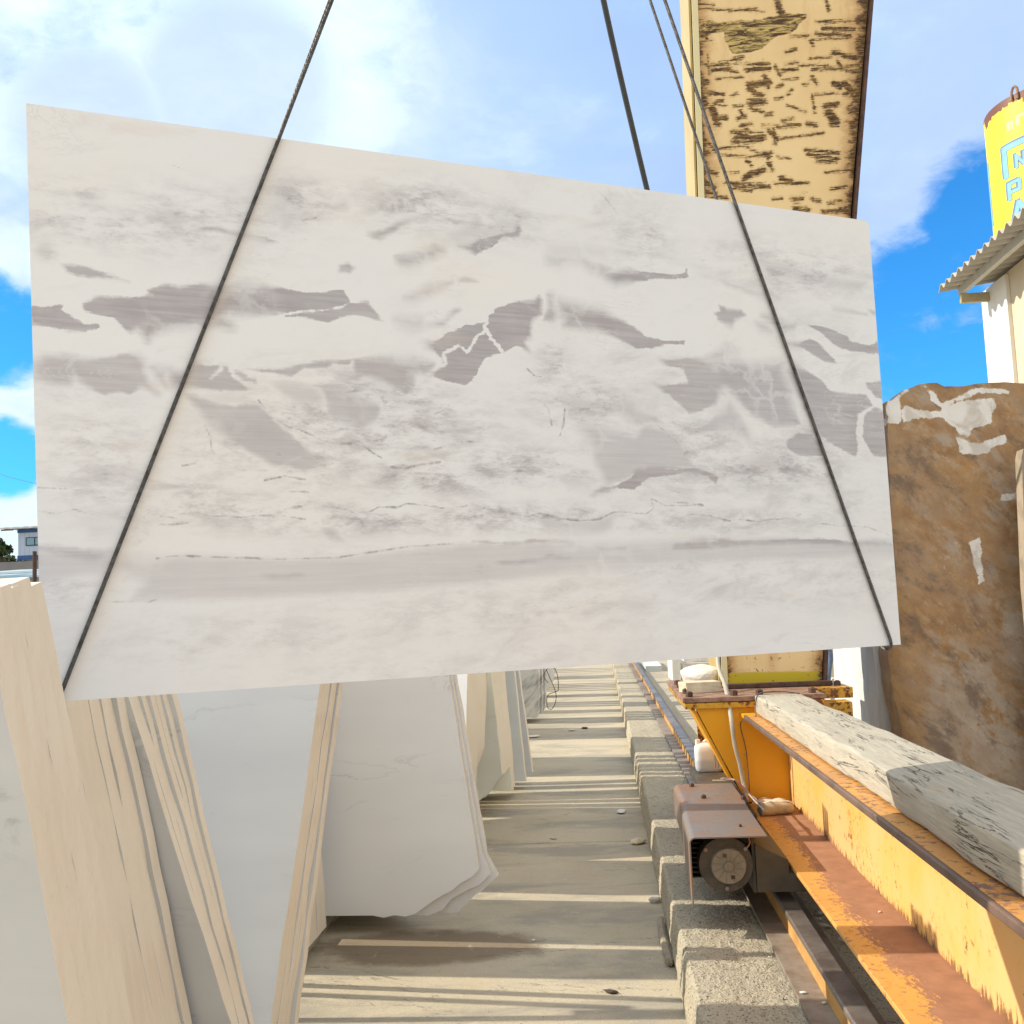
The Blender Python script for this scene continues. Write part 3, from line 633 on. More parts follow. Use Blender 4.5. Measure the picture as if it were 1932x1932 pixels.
STROKE=[(66,4696,553,4629,5,4),(317,4653,495,4653,11,3),(68,4732,216,4707,5,2),(645,4686,669,4590,32,3),(975,4664,985,4592,11,2),(899,4521,1175,4500,8,4),(940,4471,1142,4445,34,5),(893,4436,1110,4401,23,4),(862,4399,1094,4382,8,2),(847,4393,866,4352,8,2),(717,4428,834,4425,10,2),(1000,4293,1142,4234,37,4),(985,4279,1143,4250,20,3),(838,4261,984,4261,8,2),(762,4221,950,4201,7,2),(847,4185,1153,4187,8,3),(846,4175,1079,4165,5,1),(1025,4221,1044,4181,14,2),(168,4272,280,4278,23,4),(174,4237,292,4234,20,3),(311,4299,386,4313,14,3),(265,4270,544,4255,5,2),(409,4220,556,4215,26,5),(411,4254,558,4251,14,3),(601,4227,626,4162,17,3),(643,4192,745,4194,23,4),(668,4237,756,4240,11,3),(681,4322,748,4339,14,3),(200,4173,377,4168,8,2),(646,4130,748,4129,8,2),(299,4222,342,4207,11,2),(417,4110,550,4114,32,5),(415,4079,500,4025,32,5),(524,4163,548,4083,20,3),(443,4046,485,4026,17,3),(606,4078,636,4091,17,2),(782,4079,811,4080,14,2),(843,4128,869,4079,17,3),(985,4069,1027,4043,32,4),(1057,4063,1097,4006,34,4),(1052,3994,1111,4005,17,3),(857,4003,1009,4001,7,2),(106,4098,237,4055,14,3),(134,4072,237,4060,23,3),(295,4043,333,4055,11,2),(174,3998,227,4009,26,3),(174,3990,247,3972,8,2),(409,3971,512,3978,29,5),(421,3939,493,3909,23,4),(410,4002,513,3990,17,3),(586,3995,630,3999,11,2),(676,4026,699,4047,17,2),(157,3961,188,3849,37,4),(190,3888,242,3891,29,3),(329,3876,374,3888,26,3),(347,3929,366,3881,14,2),(305,3964,364,3962,8,2),(520,3884,550,3889,29,3),(663,3942,783,3885,5,1),(916,3913,996,3922,43,4),(935,3865,981,3800,49,5),(951,3787,974,3800,29,3),(792,3800,842,3788,37,4),(627,3836,693,3846,14,3),(588,3793,734,3797,20,3),(486,3809,589,3807,5,1),(528,3775,582,3709,32,3),(558,3788,566,3679,17,2),(279,3780,481,3717,26,5),(306,3739,496,3731,23,5),(295,3794,483,3760,8,3),(275,3710,465,3703,11,3),(356,3828,414,3831,14,3),(341,3821,383,3794,11,2),(590,3708,889,3727,11,3),(170,3672,376,3679,8,3),(196,3624,516,3591,7,3),(375,3664,474,3610,5,2),(429,3601,533,3620,14,2),(489,3616,516,3591,26,2),(574,3586,660,3564,5,1),(765,3617,980,3577,17,4),(778,3586,977,3539,23,5),(832,3535,961,3518,14,3),(513,3545,532,3498,32,3),(369,3572,396,3539,14,2),(347,3451,482,3502,32,3),(339,3436,392,3478,23,3),(593,3432,650,3404,34,3),(548,3397,764,3385,11,3),(271,3403,503,3374,20,5),(255,3381,385,3363,11,3),(218,3491,306,3492,5,2),(214,3430,475,3398,14,3),(884,3447,1086,3454,11,3),(919,3330,1021,3345,17,3),(526,3292,584,3292,7,2),(656,3282,714,3282,20,3),(669,3250,698,3256,8,2),(786,3272,828,3254,26,3),(666,3213,752,3199,20,3),(851,3176,966,3175,23,4),(898,3233,971,3243,17,3),(121,3337,222,3322,14,3),(967,3190,1022,3156,26,3),(1077,4147,1178,4138,11,2),(1099,4037,1170,4015,11,2),(1117,3881,1146,3786,20,3),(1059,3885,1105,3928,14,2),(1057,3655,1106,3636,11,3),(1066,3578,1083,3516,14,3),(82,4186,132,4150,34,4),(85,4107,115,3995,29,4),(117,4545,150,4463,20,3),(103,4294,161,4273,8,2),(51,3535,159,3496,17,4),(54,3458,139,3405,26,4),(64,3380,151,3358,14,3),(101,3748,168,3649,14,2),(150,4345,154,4211,5,1),(112,4451,186,4447,5,1),(835,3997,844,3873,5,1),]
SCOUR=[(111,4569),(158,4597),(253,4580),(490,4574),(639,4592),(728,4600),(845,4581),(812,4537),(719,4459),(630,4444),(552,4388),(521,4359),(417,4337),(313,4338),(301,4379),(275,4436),(264,4500),(189,4499),(127,4457),(108,4514)]
WHITEP=[[(140,2577),(266,2523),(391,2516),(505,2567),(725,2570),(736,2512),(696,2397),(593,2389),(549,2327),(489,2363),(419,2462),(262,2477),(130,2445)],[(471,2328),(609,2287),(776,2330),(772,2282),(634,2211),(478,2220)],[(285,2679),(339,2651),(395,2562),(638,2646),(842,2613),(821,2593),(635,2608),(408,2531),(333,2577)],[(43,2619),(173,2664),(128,2597),(117,2446),(30,2446)],[(720,1936),(814,1955),(810,1899),(718,1912)],[(495,1650),(559,1679),(567,1391),(535,1376)]]
TOPB=[(40,2602),(101,2657),(215,2691),(342,2692),(387,2664),(513,2660),(640,2674),(765,2671),(920,2652)]
LEFTB=[(40,2602),(40,2437),(33,1947),(23,1399),(-44,956),(-29,687),(-1,483),(-15,358)]
UW, UH, TH = 2.770, 1.574, .03
def seg_sd(px, py, P, closed):
    """distance to a polyline, and inside test when closed (metres, P in millimetres)"""
    P = np.array(P, float)/1000; best = np.full(px.shape, 9.); inside = np.zeros(px.shape, bool); n = len(P)
    for i in range(n if closed else n-1):
        a, b = P[i], P[(i+1) % n]; ab = b-a; t = np.clip(((px-a[0])*ab[0]+(py-a[1])*ab[1])/(ab@ab+1e-9), 0, 1)
        best = np.minimum(best, np.hypot(px-a[0]-t*ab[0], py-a[1]-t*ab[1]))
        if closed:
            cr = ((a[1] > py) != (b[1] > py)) & (px < (b[0]-a[0])*(py-a[1])/(b[1]-a[1]+1e-12)+a[0]); inside ^= cr
    return best, inside
def plate(name, P3, thick, mats, parent, attrs, loc=None, disp=0):
    """a slab or plate: P3 is the (rows, cols, 3) front sheet, thick the vector to its back; attrs painted per vertex"""
    nv, nu = P3.shape[:2]; V3 = P3.reshape(-1, 3).copy()
    idx = np.arange(nv*nu).reshape(nv, nu)
    if disp:
        for i in range(len(V3)):
            w = mnoise.noise_vector(Vector(V3[i])*2.4)*disp*1.3+mnoise.noise_vector(Vector(V3[i])*11)*disp*.5; V3[i] += np.array(w)
    F = np.stack([idx[:-1, :-1], idx[:-1, 1:], idx[1:, 1:], idx[1:, :-1]], -1).reshape(-1, 4).tolist()
    bnd = list(idx[0, :])+list(idx[1:, -1])+list(idx[-1, -2::-1])+list(idx[-2:0:-1, 0]); nb = len(bnd)
    back = V3[bnd]+np.array(thick); k0 = nv*nu; mi = [0]*len(F)
    for i in range(nb):
        j = (i+1) % nb; F.append((int(bnd[i]), int(k0+i), int(k0+j), int(bnd[j]))); mi.append(1)
    F.append(tuple(range(k0+nb-1, k0-1, -1))); mi.append(0)
    me = bpy.data.meshes.new(name); me.from_pydata(np.concatenate([V3, back]).tolist(), [], F); me.polygons.foreach_set('material_index', mi)
    for nm, ch in attrs.items():
        at = me.color_attributes.new(nm, 'FLOAT_COLOR', 'POINT'); a = np.ones((k0+nb, 4), np.float32); a[:, :3] = -.06
        for q in range(3): a[:k0, q] = ch[q].reshape(-1); a[k0:, q] = ch[q].reshape(-1)[bnd]
        at.data.foreach_set('color', a.reshape(-1))
    return finish(name, me, mats, parent, loc=loc)
UD = Vector((.8830, .4693, 0)); ND = Vector((.4693, -.8830, 0)); UO = Vector((-1.371, 2.57, 1.514))
def slab_front():
    nu, nv = 640, 364
    u = np.linspace(0, UW, nu); v = np.linspace(0, UH, nv); U, V = np.meshgrid(u, v)
    U = UW-(UW-U)*(UW+.046+.040*V/UH)/UW            # the left end is cut a little out of square
    S = np.full(U.shape, -.06); L = np.full(U.shape, .5); C = np.zeros(U.shape); VV = np.full(U.shape, -.06)
    segdist = seg_sd
    def window(P, mg):
        P = np.array(P, float)/1000; i0 = np.searchsorted(u, P[:, 0].min()-mg); i1 = np.searchsorted(u, P[:, 0].max()+mg+.09)
        j0 = np.searchsorted(v, P[:, 1].min()-mg); j1 = np.searchsorted(v, P[:, 1].max()+mg); return slice(j0, j1), slice(i0, i1)
    for lev, e, P in sorted(POLY, key=lambda q: q[0]):
        w = window(P, .06); px, py = U[w], V[w]
        if px.size == 0: continue
        dd, ins = segdist(px, py, P, True); sd = np.where(ins, dd, -dd)
        take = (sd > S[w]-(.0 if lev < .6 else .004)) & (sd > -.055)
        Lw, Sw = L[w], S[w]; inn = ins | (take & (Sw < 0)); Lw[inn] = lev; Sw[take] = sd[take]; L[w] = Lw; S[w] = Sw
    for wd, P in CRACK:
        w = window(P, .03); dd, _ = segdist(U[w], V[w], P, False); S[w] = np.minimum(S[w], dd-wd/1000*.9)
    for wd, P in VEIN:
        w = window(P, .06); dd, _ = segdist(U[w], V[w], P, False); VV[w] = np.maximum(VV[w], wd/1000*.8-dd)
    for cx, cy, a, b, l in SOFT:
        C = np.maximum(C, l*1.9*np.exp(-(((U-cx/1000)/(a/1000+1e-3))**2+((V-cy/1000)/(b/1000+1e-3))**2)*1.1))
    # soften the level map a little so neighbouring patches blend
    for _ in range(3):
        L = (L+np.roll(L, 1, 0)+np.roll(L, -1, 0)+np.roll(L, 1, 1)+np.roll(L, -1, 1))/5
    # rounded upper right corner, a few chips on the left edge
    rc = .022; cx, cy = UW-rc, UH-rc; m_ = (U > cx) & (V > cy); q = np.maximum(U-cx, V-cy)/rc
    hyp = np.hypot(U-cx, V-cy)+1e-9
    U2 = np.where(m_, cx+(U-cx)/hyp*q*rc, U); V2 = np.where(m_, cy+(V-cy)/hyp*q*rc, V)
    # faint brown stain along the right side of the left rope
    ru = -.003+(.580+.003)*V/UH; st = (U-ru); WM = .30*np.exp(-np.abs(st-.012)/.018)*(st > 0)
    return U2, V2, S, L, C, VV, WM
U2, V2, S_, L_, C_, VV_, WM_ = slab_front()
sl = thing('marble_slab', 'large polished white marble slab with grey veins hanging from wire ropes', 'marble slab', tuple(UO))
P3 = np.stack([U2*UD.x+UO.x, U2*UD.y+UO.y, V2+UO.z], -1)
M_cut = mat('smooth cut marble edge', lambda g: g.mix(g.noise(g.obj(), 12, 5, .6), (.80, .79, .76), (.72, .71, .68)), .5)
plate('slab_body', P3, tuple(-ND*TH), [M_slab, M_cut], sl, {'pattern': (S_, L_, C_), 'veins': (VV_, WM_, VV_*0)})

# wire rope slings: each goes down the face, under the lower edge and up the back
hook = Vector((-.135, 3.23, 5.32))
def on_slab(u, v, off): return UO+UD*u+Vector((0, 0, v))+ND*off
def sling(u_top, u_bot, label):
    f = .008; bk = -TH-.008; RR = .0058
    t = tag_root = thing('wire_sling', label, 'wire rope', tuple(on_slab(u_bot, 0, 0)), 'wire slings holding the slab')
    p0 = on_slab(u_top, UH, f); p1 = on_slab(u_bot, .02, f); b = B()
    strand_rope(b, [p0+(hook-p0)*.9, p0, p1], RR, .055); b.build('front_leg', M_rope, t)
    b = B(); w0 = on_slab(u_top-.035 if u_top > 1.5 else u_top, UH, bk); w1 = on_slab(u_bot, .02, bk)
    strand_rope(b, [w0+(hook-Vector((.03, 0, 0))-w0)*.9, w0, w1], RR*.85, .055); b.build('back_leg', M_rope, t)
    b = B(); c_ = on_slab(u_bot, .0, (f+bk)/2)
    arc = [p1]+[c_+ND*(.026*math.cos(a))+Vector((0, 0, -.013*math.sin(a)-.0)) for a in [math.pi*k/8 for k in range(9)]]+[w1]
    strand_rope(b, arc, RR, .055); b.build('bottom_bend', M_rope, t); return t
sling(.580, -.003+.0, 'wire rope running down the left half of the hanging slab')
sling(2.163, 2.716, 'wire rope running down the right half of the hanging slab')
b = B(); b.tube(smooth_line([(-.2, 4.4, 7.0), (.085, 5.3, 5.6), (.30, 6.0, 4.75), (.62, 6.85, 3.62), (.755, 7.02, 3.25)], 8), .017, 10)
tag(b.build('steel_cable', M_hose, loc=(.755, 7.02, 3.25)), 'thick dark cable in the sky behind the slab, left of the crane leg', 'cable')

# ------------------------------------------------------------------ standing slabs in leaning packs
ORD = ['first', 'second', 'third', 'fourth', 'fifth', 'sixth', 'seventh', 'eighth', 'ninth', 'tenth']
WD = Vector((-.998, .06, 0))
def lean_slab(pb, pt, L, th, label, group, face=None, chip=None, side=1, hvar=0, jag=.003, seed=0, edge=None, name='standing_slab', cat='marble slab'):
    """pb, pt: bottom and top of the right-hand end of the near face"""
    pb, pt = Vector(pb), Vector(pt); e = pt-pb; h = e.length; e.normalize(); n = WD.cross(e).normalized()
    if n.y < 0: n = -n                         # thickness grows away from the camera
    rnd = random.Random(seed); out = []
    if chip: out += list(chip)
    else: out.append((0, 0))
    N = 14
    top0 = out[-1][1]; hh = h+hvar
    for i in range(1, N):
        t = top0+(hh-top0)*i/N; out.append((rnd.uniform(-jag, jag), t))
    out.append((0, hh)); out += [(L*k/5, hh+rnd.uniform(-jag, jag)) for k in range(1, 5)]+[(L, hh), (L, 0)]
    P = [pb+WD*s_+e*t for s_, t in out]; k = len(P); b = B()
    b.v = [tuple(p) for p in P]+[tuple(p+n*th) for p in P]
    b.f = [tuple(range(k)), tuple(range(2*k-1, k-1, -1))]; b.mi = [0, 0]
    for i in range(k):
        j = (i+1) % k; b.f.append((i, j, k+j, k+i)); b.mi.append(1)
    o = b.build(name, [face or M_face, edge or M_edge], loc=tuple(pb), bevel=.0015)
    return tag(o, label, cat, group)
def pack(nm, n, fb, ft, bb, bt, L, label, group, th=None, chips=None, hv=.03, back_set=0, seed=0, gap=.006, xj=.02):
    fb, ft, bb, bt = map(Vector, (fb, ft, bb, bt)); rnd = random.Random(seed)
    span = (bb-fb).y; t_ = th or max(.012, span/n-gap)
    for i in range(n):
        q = i/n; x = rnd.uniform(-xj, xj*.7) if i else 0
        pb = fb.lerp(bb, q)+Vector((x, 0, rnd.uniform(0, .01))); pt = ft.lerp(bt, q)+Vector((x+rnd.uniform(-.006, .006), 0, 0))
        if back_set: pb.x -= back_set*i; pt.x -= back_set*i
        lean_slab(pb, pt, L+rnd.uniform(-.1, .1), t_, label.format(ORD[i]), group, chip=chips[i] if chips and i < len(chips) else None, hvar=rnd.uniform(-hv, hv) if hv else 0, jag=.004, seed=seed*20+i)
pack('a', 5, (-1.089, 2.364, .08), (-1.22, 1.966, 1.79), (-1.104, 2.659, .08), (-1.22, 2.186, 1.79), 1.7, 'cream edged slab at the lower left, {} from the front of the nearest pack', 'slabs of the nearest pack', hv=.010, seed=1, gap=.0, xj=.004)
pack('b', 8, (-1.281, 2.981, .08), (-1.438, 2.662, 1.6), (-1.304, 3.373, .08), (-1.439, 2.994, 1.6), 1.7, 'cream edged slab, {} from the front of the pack just right of the nearest one', 'slabs of the second pack', seed=2, hv=.012, gap=.004, xj=.009)
pack('c', 7, (-1.140, 3.39, .08), (-1.436, 2.99, 1.62), (-1.176, 3.541, .08), (-1.358, 3.178, 1.62), 1.7, 'cream edged slab, {} from the front of the pack before the dark gap', 'slabs of the third pack', seed=3, gap=.0, th=.029, hv=.012, xj=.009)
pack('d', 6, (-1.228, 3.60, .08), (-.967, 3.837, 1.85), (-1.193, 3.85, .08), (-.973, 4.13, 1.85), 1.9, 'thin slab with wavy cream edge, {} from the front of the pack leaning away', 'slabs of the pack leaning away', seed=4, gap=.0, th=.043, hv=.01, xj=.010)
ch = [[(.62, .012), (.56, 0), (.50, .014), (.44, .006), (.38, .022), (.30, .075), (.22, .12), (.16, .145), (.12, .18), (.04, .22), (.0, .26)],
      [(.34, .0), (.26, .03), (.20, .09), (.10, .14), (.04, .16), (-.03, .22)], [(.22, 0), (.10, .10), (.06, .12), (-.04, .20)]]
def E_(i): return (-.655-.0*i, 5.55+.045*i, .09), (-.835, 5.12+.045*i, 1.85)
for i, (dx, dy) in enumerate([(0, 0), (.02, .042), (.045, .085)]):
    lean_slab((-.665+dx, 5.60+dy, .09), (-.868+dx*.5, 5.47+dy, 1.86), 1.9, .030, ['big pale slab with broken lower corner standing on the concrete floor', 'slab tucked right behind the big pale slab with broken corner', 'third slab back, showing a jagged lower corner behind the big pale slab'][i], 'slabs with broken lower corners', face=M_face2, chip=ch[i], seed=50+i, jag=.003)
for i in range(8):  # unseen row added to widen the shadow band across the floor
    lean_slab((-1.05-.06*i, 5.78+.075*i, .09), (-1.25-.05*i, 5.66+.075*i, 1.70), 1.7, .05, 'slab added unseen behind the slabs with broken corners, %s of its row' % ORD[i], 'unseen slabs added for shade', seed=70+i)
for i in range(5):  # added to close a lit strip in the aisle shadow
    lean_slab((-1.50, 5.08+.084*i, .09), (-1.55, 5.05+.076*i, 1.80), 1.5, .070, 'short slab added for shade between the leaning away pack and the broken cornered ones, %s of five' % ORD[i], 'short slabs added for shade', seed=84+i)
for i in range(7):  # unseen slabs added to shade the aisle between the packs
    lean_slab((-1.32-.02*i, 6.66+.10*i, .09), (-1.38, 6.42+.11*i, 1.80), 1.5, .07, 'slab added unseen between the two middle packs, %s of seven' % ORD[i], 'unseen middle slabs', seed=190+i)
# far packs
fr = dict(L=1.5)
F1c = [[(.0, .0)], None]
def F1(i): return (-.985, 7.30+.13*i, .08), (-.950, 7.83+.16*i, 1.85)
for i in range(7):
    q = i/7; ch1 = [(.25, 0), (.16, .25), (.08, .45), (.02, .62), (0, .70)] if i > 3 else None
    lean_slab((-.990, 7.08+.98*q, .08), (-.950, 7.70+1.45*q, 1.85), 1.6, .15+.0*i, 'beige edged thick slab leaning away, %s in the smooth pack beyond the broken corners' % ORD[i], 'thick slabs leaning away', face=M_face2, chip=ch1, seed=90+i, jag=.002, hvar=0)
for i in range(6):
    q = i/6; ch2 = [(.42, .0), (.34, .02), (.22, .03), (.12, .10), (.04, .2), (0, .24)] if i == 0 else ([(.3, 0), (.18, .03), (.06, .16), (0, .22)] if i < 4 else None)
    lean_slab((-.853-.0*q, 8.78+.95*q, .09+.0*i), (-.963, 8.60+1.45*q, 1.85), 1.5, .13, 'greenish white slab with cream edge, %s in the pack leaning on the far frame' % ORD[i], 'slabs of the far cream edged pack', face=M_face3, chip=ch2, seed=110+i, jag=.004)
for i in range(2):
    lean_slab((-.72+.0*i-.05*(1-i), 9.95+.25*i, .08+.04*i), (-.90, 10.15+.25*i, 1.85), 1.4, .10, ['narrow slab standing tight behind the far cream edged pack', 'last slab behind the far cream edged pack, ending higher above the floor'][i], 'slabs of the far cream edged pack', seed=130+i)
for i in range(3):
    lean_slab((-.975+.04*i, 15.6+.22*i, .08+.03*i), (-.90+.04*i, 15.45+.22*i, 1.75), 2.2, .2, 'grey banded slab in the distance, %s of its pack' % ORD[i], 'grey banded slabs', face=M_vein, edge=M_vein, seed=140+i, jag=.01, chip=[(.9, .0), (.5, .01), (.02, .0), (0, .05)])
lean_slab((-.93, 20, .1), (-.93, 19.8, 1.6), 2.0, .4, 'small white block at the end of the row beyond the banded slabs', 'far white slabs', face=M_white, edge=M_white, chip=[(.22, 0), (.05, .12), (0, .3)], seed=150)
# packs added further left, mostly out of view, to stripe the floor with shadow
k = 0
for (y, n_, xr, dy) in ((11.0, 5, -1.35, .24), (13.9, 4, -1.3, .30), (17.2, 3, -1.25, .12), (18.2, 3, -1.2, .35), (21.5, 5, -1.2, .45), (24.9, 4, -1.2, .3), (27.5, 3, -1.2, .6)):
    for i in range(n_):
        lean_slab((xr, y+dy*i, .08), (xr-.05, y+dy*i-.25, 1.8), 2.2, min(.06, dy*.5) if y > 16 else .16, 'distant slab added for its shadow, %s in the pack standing %s' % (ORD[i], {11.0: 'just past the smooth beige one', 13.9: 'just before the grey banded one', 17.2: 'just past the grey banded one', 18.2: 'second past the grey banded one', 21.5: 'third past the grey banded one', 24.9: 'fourth past the grey banded one', 27.5: 'last before the far end'}[y]), 'distant slabs added for their shadows', seed=160+k); k += 1
# timber bearers and steel A-frames that carry the packs
M_old = mat('old dark bearer wood', f_timber, .9)
for i, (y0, y1, w_) in enumerate([(1.9, 4.3, 'nearest packs'), (5.3, 6.4, 'slabs with broken corners'), (6.9, 10.3, 'smooth beige pack'), (10.8, 12.5, 'hidden middle pack'), (15.2, 16.5, 'grey banded slabs')]):
    for x, s_ in ((-1.62, 'front'), (-2.5, 'rear')):
        tag(B().box(x-.06, x+.06, y0, y1, 0, .078).build('timber_bearer', M_timber, loc=(x, y0, 0), bevel=.006), '%s timber bearer on the floor under the %s' % (s_, w_), 'timber')
def aframe(yc, half, label):
    t = thing('a_frame', label, 'steel frame', (-1.9, yc, 0), 'steel A-frames of the slab row')
    for x in (-1.75, -2.55):
        for s_ in (-1, 1): B().tube([(x, yc+s_*half, .06), (x, yc+s_*.05, 1.62)], .028, 8).build('post', M_rust2, t)
    B().box(-2.75, -1.6, yc-.03, yc+.03, 1.60, 1.66).build('top_bar', M_rust2, t)
    for s_ in (-1, 1): B().box(-2.75, -1.6, yc+s_*half-.03, yc+s_*half+.03, 0, .06).build('foot_bar', M_rust2, t)
aframe(4.72, .22, 'steel A-frame between the pack leaning away and the broken cornered slabs')

# ------------------------------------------------------------------ crane end carriage
cr = thing('gantry_crane', 'yellow steel gantry crane leg and end beam standing on the rail', 'crane', (.785, 6.95, 1.10))
# leg: tapered box
def leg_part():
    z = np.concatenate([np.linspace(.035, 5.0, 620), [5.6, 6.4, 7.2, 7.9]]); t = np.linspace(0, 1, 230)
    zz = [.035, .9, 3.35, 4.77, 7.9]; xl = np.interp(z, zz, [0, .015, .037, .072, .145]); xr = np.interp(z, zz, [.629, .715, 1.06, 1.275, 1.815])
    X = xl[:, None]+(xr-xl)[:, None]*t[None, :]; Z = np.repeat(z[:, None], len(t), 1)
    D = np.full(X.shape, -.06); O = np.full(X.shape, -.06)
    rnd = random.Random(5); S = [(a, b_, c, d, w) for a, b_, c, d, w, n in STROKE]
    for x0, z0, x1, z1, w in S:
        w *= rnd.uniform(.6, 1.0)
        mx_ = .06+w/1000
        m_ = (X > min(x0, x1)/1000-mx_) & (X < max(x0, x1)/1000+mx_) & (Z > min(z0, z1)/1000-mx_) & (Z < max(z0, z1)/1000+mx_)
        dd, _ = seg_sd(X[m_], Z[m_], [(x0, z0), (x1, z1)], False)
        D[m_] = np.maximum(D[m_], w/2000*.95+.003-dd*.75)
    dd, ins = seg_sd(X, Z, SCOUR, True); O = np.where(ins, dd, -dd); O = np.clip(O, -.06, .06)
    P = np.stack([X+.785, np.full(X.shape, 6.95), Z+1.10], -1)
    return plate('leg', P, (0, .67, 0), [M_leg, M_legside], cr, {'scrapes': (D, O, D)})
leg_part()
B().prism([(.775, 1.14), (.79, 2.0), (.812, 4.45), (.847, 5.87), (.92, 9), (.962, 9), (.889, 5.87), (.852, 4.45), (.826, 2.0), (.812, 1.14)], 'y', 6.932, 6.947).build('edge_strip', M_strip, cr)
for x, pts in ((0, [(1.419, 1.14), (1.505, 2.0), (1.85, 4.4), (2.065, 5.87), (2.6, 9), (2.62, 9), (2.085, 5.87), (1.87, 4.4), (1.525, 2.0), (1.439, 1.14)]),):
    B().prism(pts, 'y', 6.90, 7.66).build('side_flange', M_rust2, cr)
B().prism([(.76, 1.14), (.775, 2.0), (.797, 4.45), (.83, 5.87), (.9, 9), (.918, 9), (.845, 5.87), (.81, 4.45), (.788, 2.0), (.773, 1.14)], 'y', 6.99, 7.60).build('side_flange', M_legside, cr)
# bolted base plates
B().box(.47, 1.30, 6.32, 7.8, 1.100, 1.128).build('base_plate', [M_rust], cr, bevel=.003)
B().box(.48, 1.30, 6.325, 7.8, 1.062, 1.096).build('lower_plate', [M_yeld], cr, bevel=.003)
B().box(1.305, 1.55, 6.7, 7.8, 1.062, 1.128).build('lower_plate', [M_yeld], cr, bevel=.003)
B().box(1.18, 1.50, 6.52, 6.69, .96, 1.055).build('lower_plate', [M_yeld], cr, bevel=.003)
B().box(.80, 1.46, 6.84, 6.9, 1.129, 1.16).build('weld_strip', [M_rust2], cr, bevel=.006)
def bolt(x, y, z, parent, r_=.022, h=.026):
    b = B(); b.tube([(x, y, z), (x, y, z+h)], r_, 6); b.tube([(x, y, z+h), (x, y, z+h+.006)], [r_*.8, r_*.5], 6)
    return b.build('bolt', M_rust2, parent)
for i in range(5): bolt(.515+.0*i, 6.40+.24*i, 1.129, cr)
for x in (.78, .93, 1.24): bolt(x, 6.39, 1.129, cr)
bolt(1.49, 6.85, 1.129, cr)
# end girder
M_lip = mat('worn brown flange lip', rusty((.20, .13, .10), (.11, .075, .06), .5, 5), .45, metal=.2)
yE, yN = 6.35, -.6
B().box(.805, 1.335, yN, yE, .480, .500).build('bottom_flange', M_flange, cr, bevel=.004)
B().box(.819, 1.335, yN, yE-.15, 1.010, 1.030).build('top_flange', M_flange2, cr)
B().box(.803, .819, yN, yE-.15, 1.006, 1.0315).build('flange_lip', M_lip, cr, bevel=.005)
B().prism([(yE-.15, 1.01), (yE, 1.01), (yE, 1.03), (yE-.15, 1.03)], 'x', .806, 1.334).build('top_flange', M_yel, cr)
B().box(1.070, 1.090, yN, yE, .500, 1.010).build('web', M_web, cr)
# gusset plate facing the camera, wider at the top, with its own rim
B().prism([(.545, 1.061), (.56, 1.03), (.80, .53), (.83, .506), (1.068, .506), (1.068, 1.061)], 'y', 6.352, 6.372).build('gusset', M_yel, cr, bevel=.002)
B().prism([(.54, 1.06), (.526, 1.05), (.775, .525), (.79, .53)], 'y', 6.36, 6.95).build('gusset_side', M_yel, cr)
B().box(.60, 1.30, 6.95, 6.97, .40, 1.06).build('rear_gusset', M_yeld, cr)
# carriage side channel and wheel on the rail
B().box(.70, .718, 5.9, 7.9, .38, .62).build('wheel_cheek', M_dark, cr); B().box(.845, .863, 6.5, 7.9, .38, .62).build('wheel_cheek', M_dark, cr)
b = B(); b.cyl((.735, 7.2, .50), (.83, 7.2, .50), .157, 28); b.cyl((.722, 7.2, .50), (.735, 7.2, .50), .175, 28); b.build('wheel', M_rust2, cr)
# travel motor under a bent steel cover
mo = thing('travel_motor', 'dark electric motor with round fan cover under a bent steel hood', 'motor', (.52, 4.9, .22))
def hood():
    # cross-section: top sheet with rounded left shoulder and a hanging left side
    def sec(y, x0, x1, zt, zb, rr):
        o = [(x0, zb)]
        for k in range(7): a = math.pi-(math.pi/2)*k/6; o.append((x0+rr+rr*math.cos(a), zt-rr+rr*math.sin(a)))
        o.append((x1, zt)); return [(x, y, z) for x, z in o]
    S = [sec(6.10, .372, .70, .664, .50, .03), sec(5.62, .374, .70, .664, .48, .03), sec(5.36, .362, .695, .656, .44, .028), sec(4.78, .348, .690, .655, .350, .026)]
    n_ = len(S[0]); vs = [p for s_ in S for p in s_]; fs = []
    for j in range(len(S)-1):
        for i in range(n_-1): fs.append((j*n_+i, j*n_+i+1, (j+1)*n_+i+1, (j+1)*n_+i))
    b = B(); b.raw(vs, fs); o = b.build('hood', M_cover, mo, smooth=False)
    sm = o.modifiers.new('sheet', 'SOLIDIFY'); sm.thickness = .006; sm.offset = -1
    return o
hd = hood()
for x, y in ((.47, 6.02), (.50, 5.66), (.70, 5.60)): bolt(x, y, .664, mo, .014, .014)
bolt(.60, 4.98, .656, mo, .008, .006)
mx, mz = .512, .522
b = B(); b.cyl((mx, 4.90, mz), (mx, 5.75, mz), .104, 36)
for k in range(36):
    a = 2*math.pi*k/36; b.tube([(mx+.104*math.cos(a), 4.98, mz+.104*math.sin(a)), (mx+.104*math.cos(a), 5.6, mz+.104*math.sin(a))], .006, 4)
b.build('motor_body', M_dark, mo)
for k in range(9): B().box(.372, .42, 5.02, 5.5, .42+.022*k, .426+.022*k).build('cooling_fin', M_dark, mo)
b = B(); b.tube([(mx, 4.86, mz-.006), (mx, 4.93, mz-.006)], [.120, .124], 40); b.build('end_bell', M_dark, mo)
for a in (.62, 2.52, -1.6): b = B(); b.cyl((mx+.108*math.cos(a), 4.845, mz+.108*math.sin(a)), (mx+.108*math.cos(a), 4.862, mz+.108*math.sin(a)), .009, 8); b.build('bolt', M_cover, mo)
b = B(); fz = mz-.010
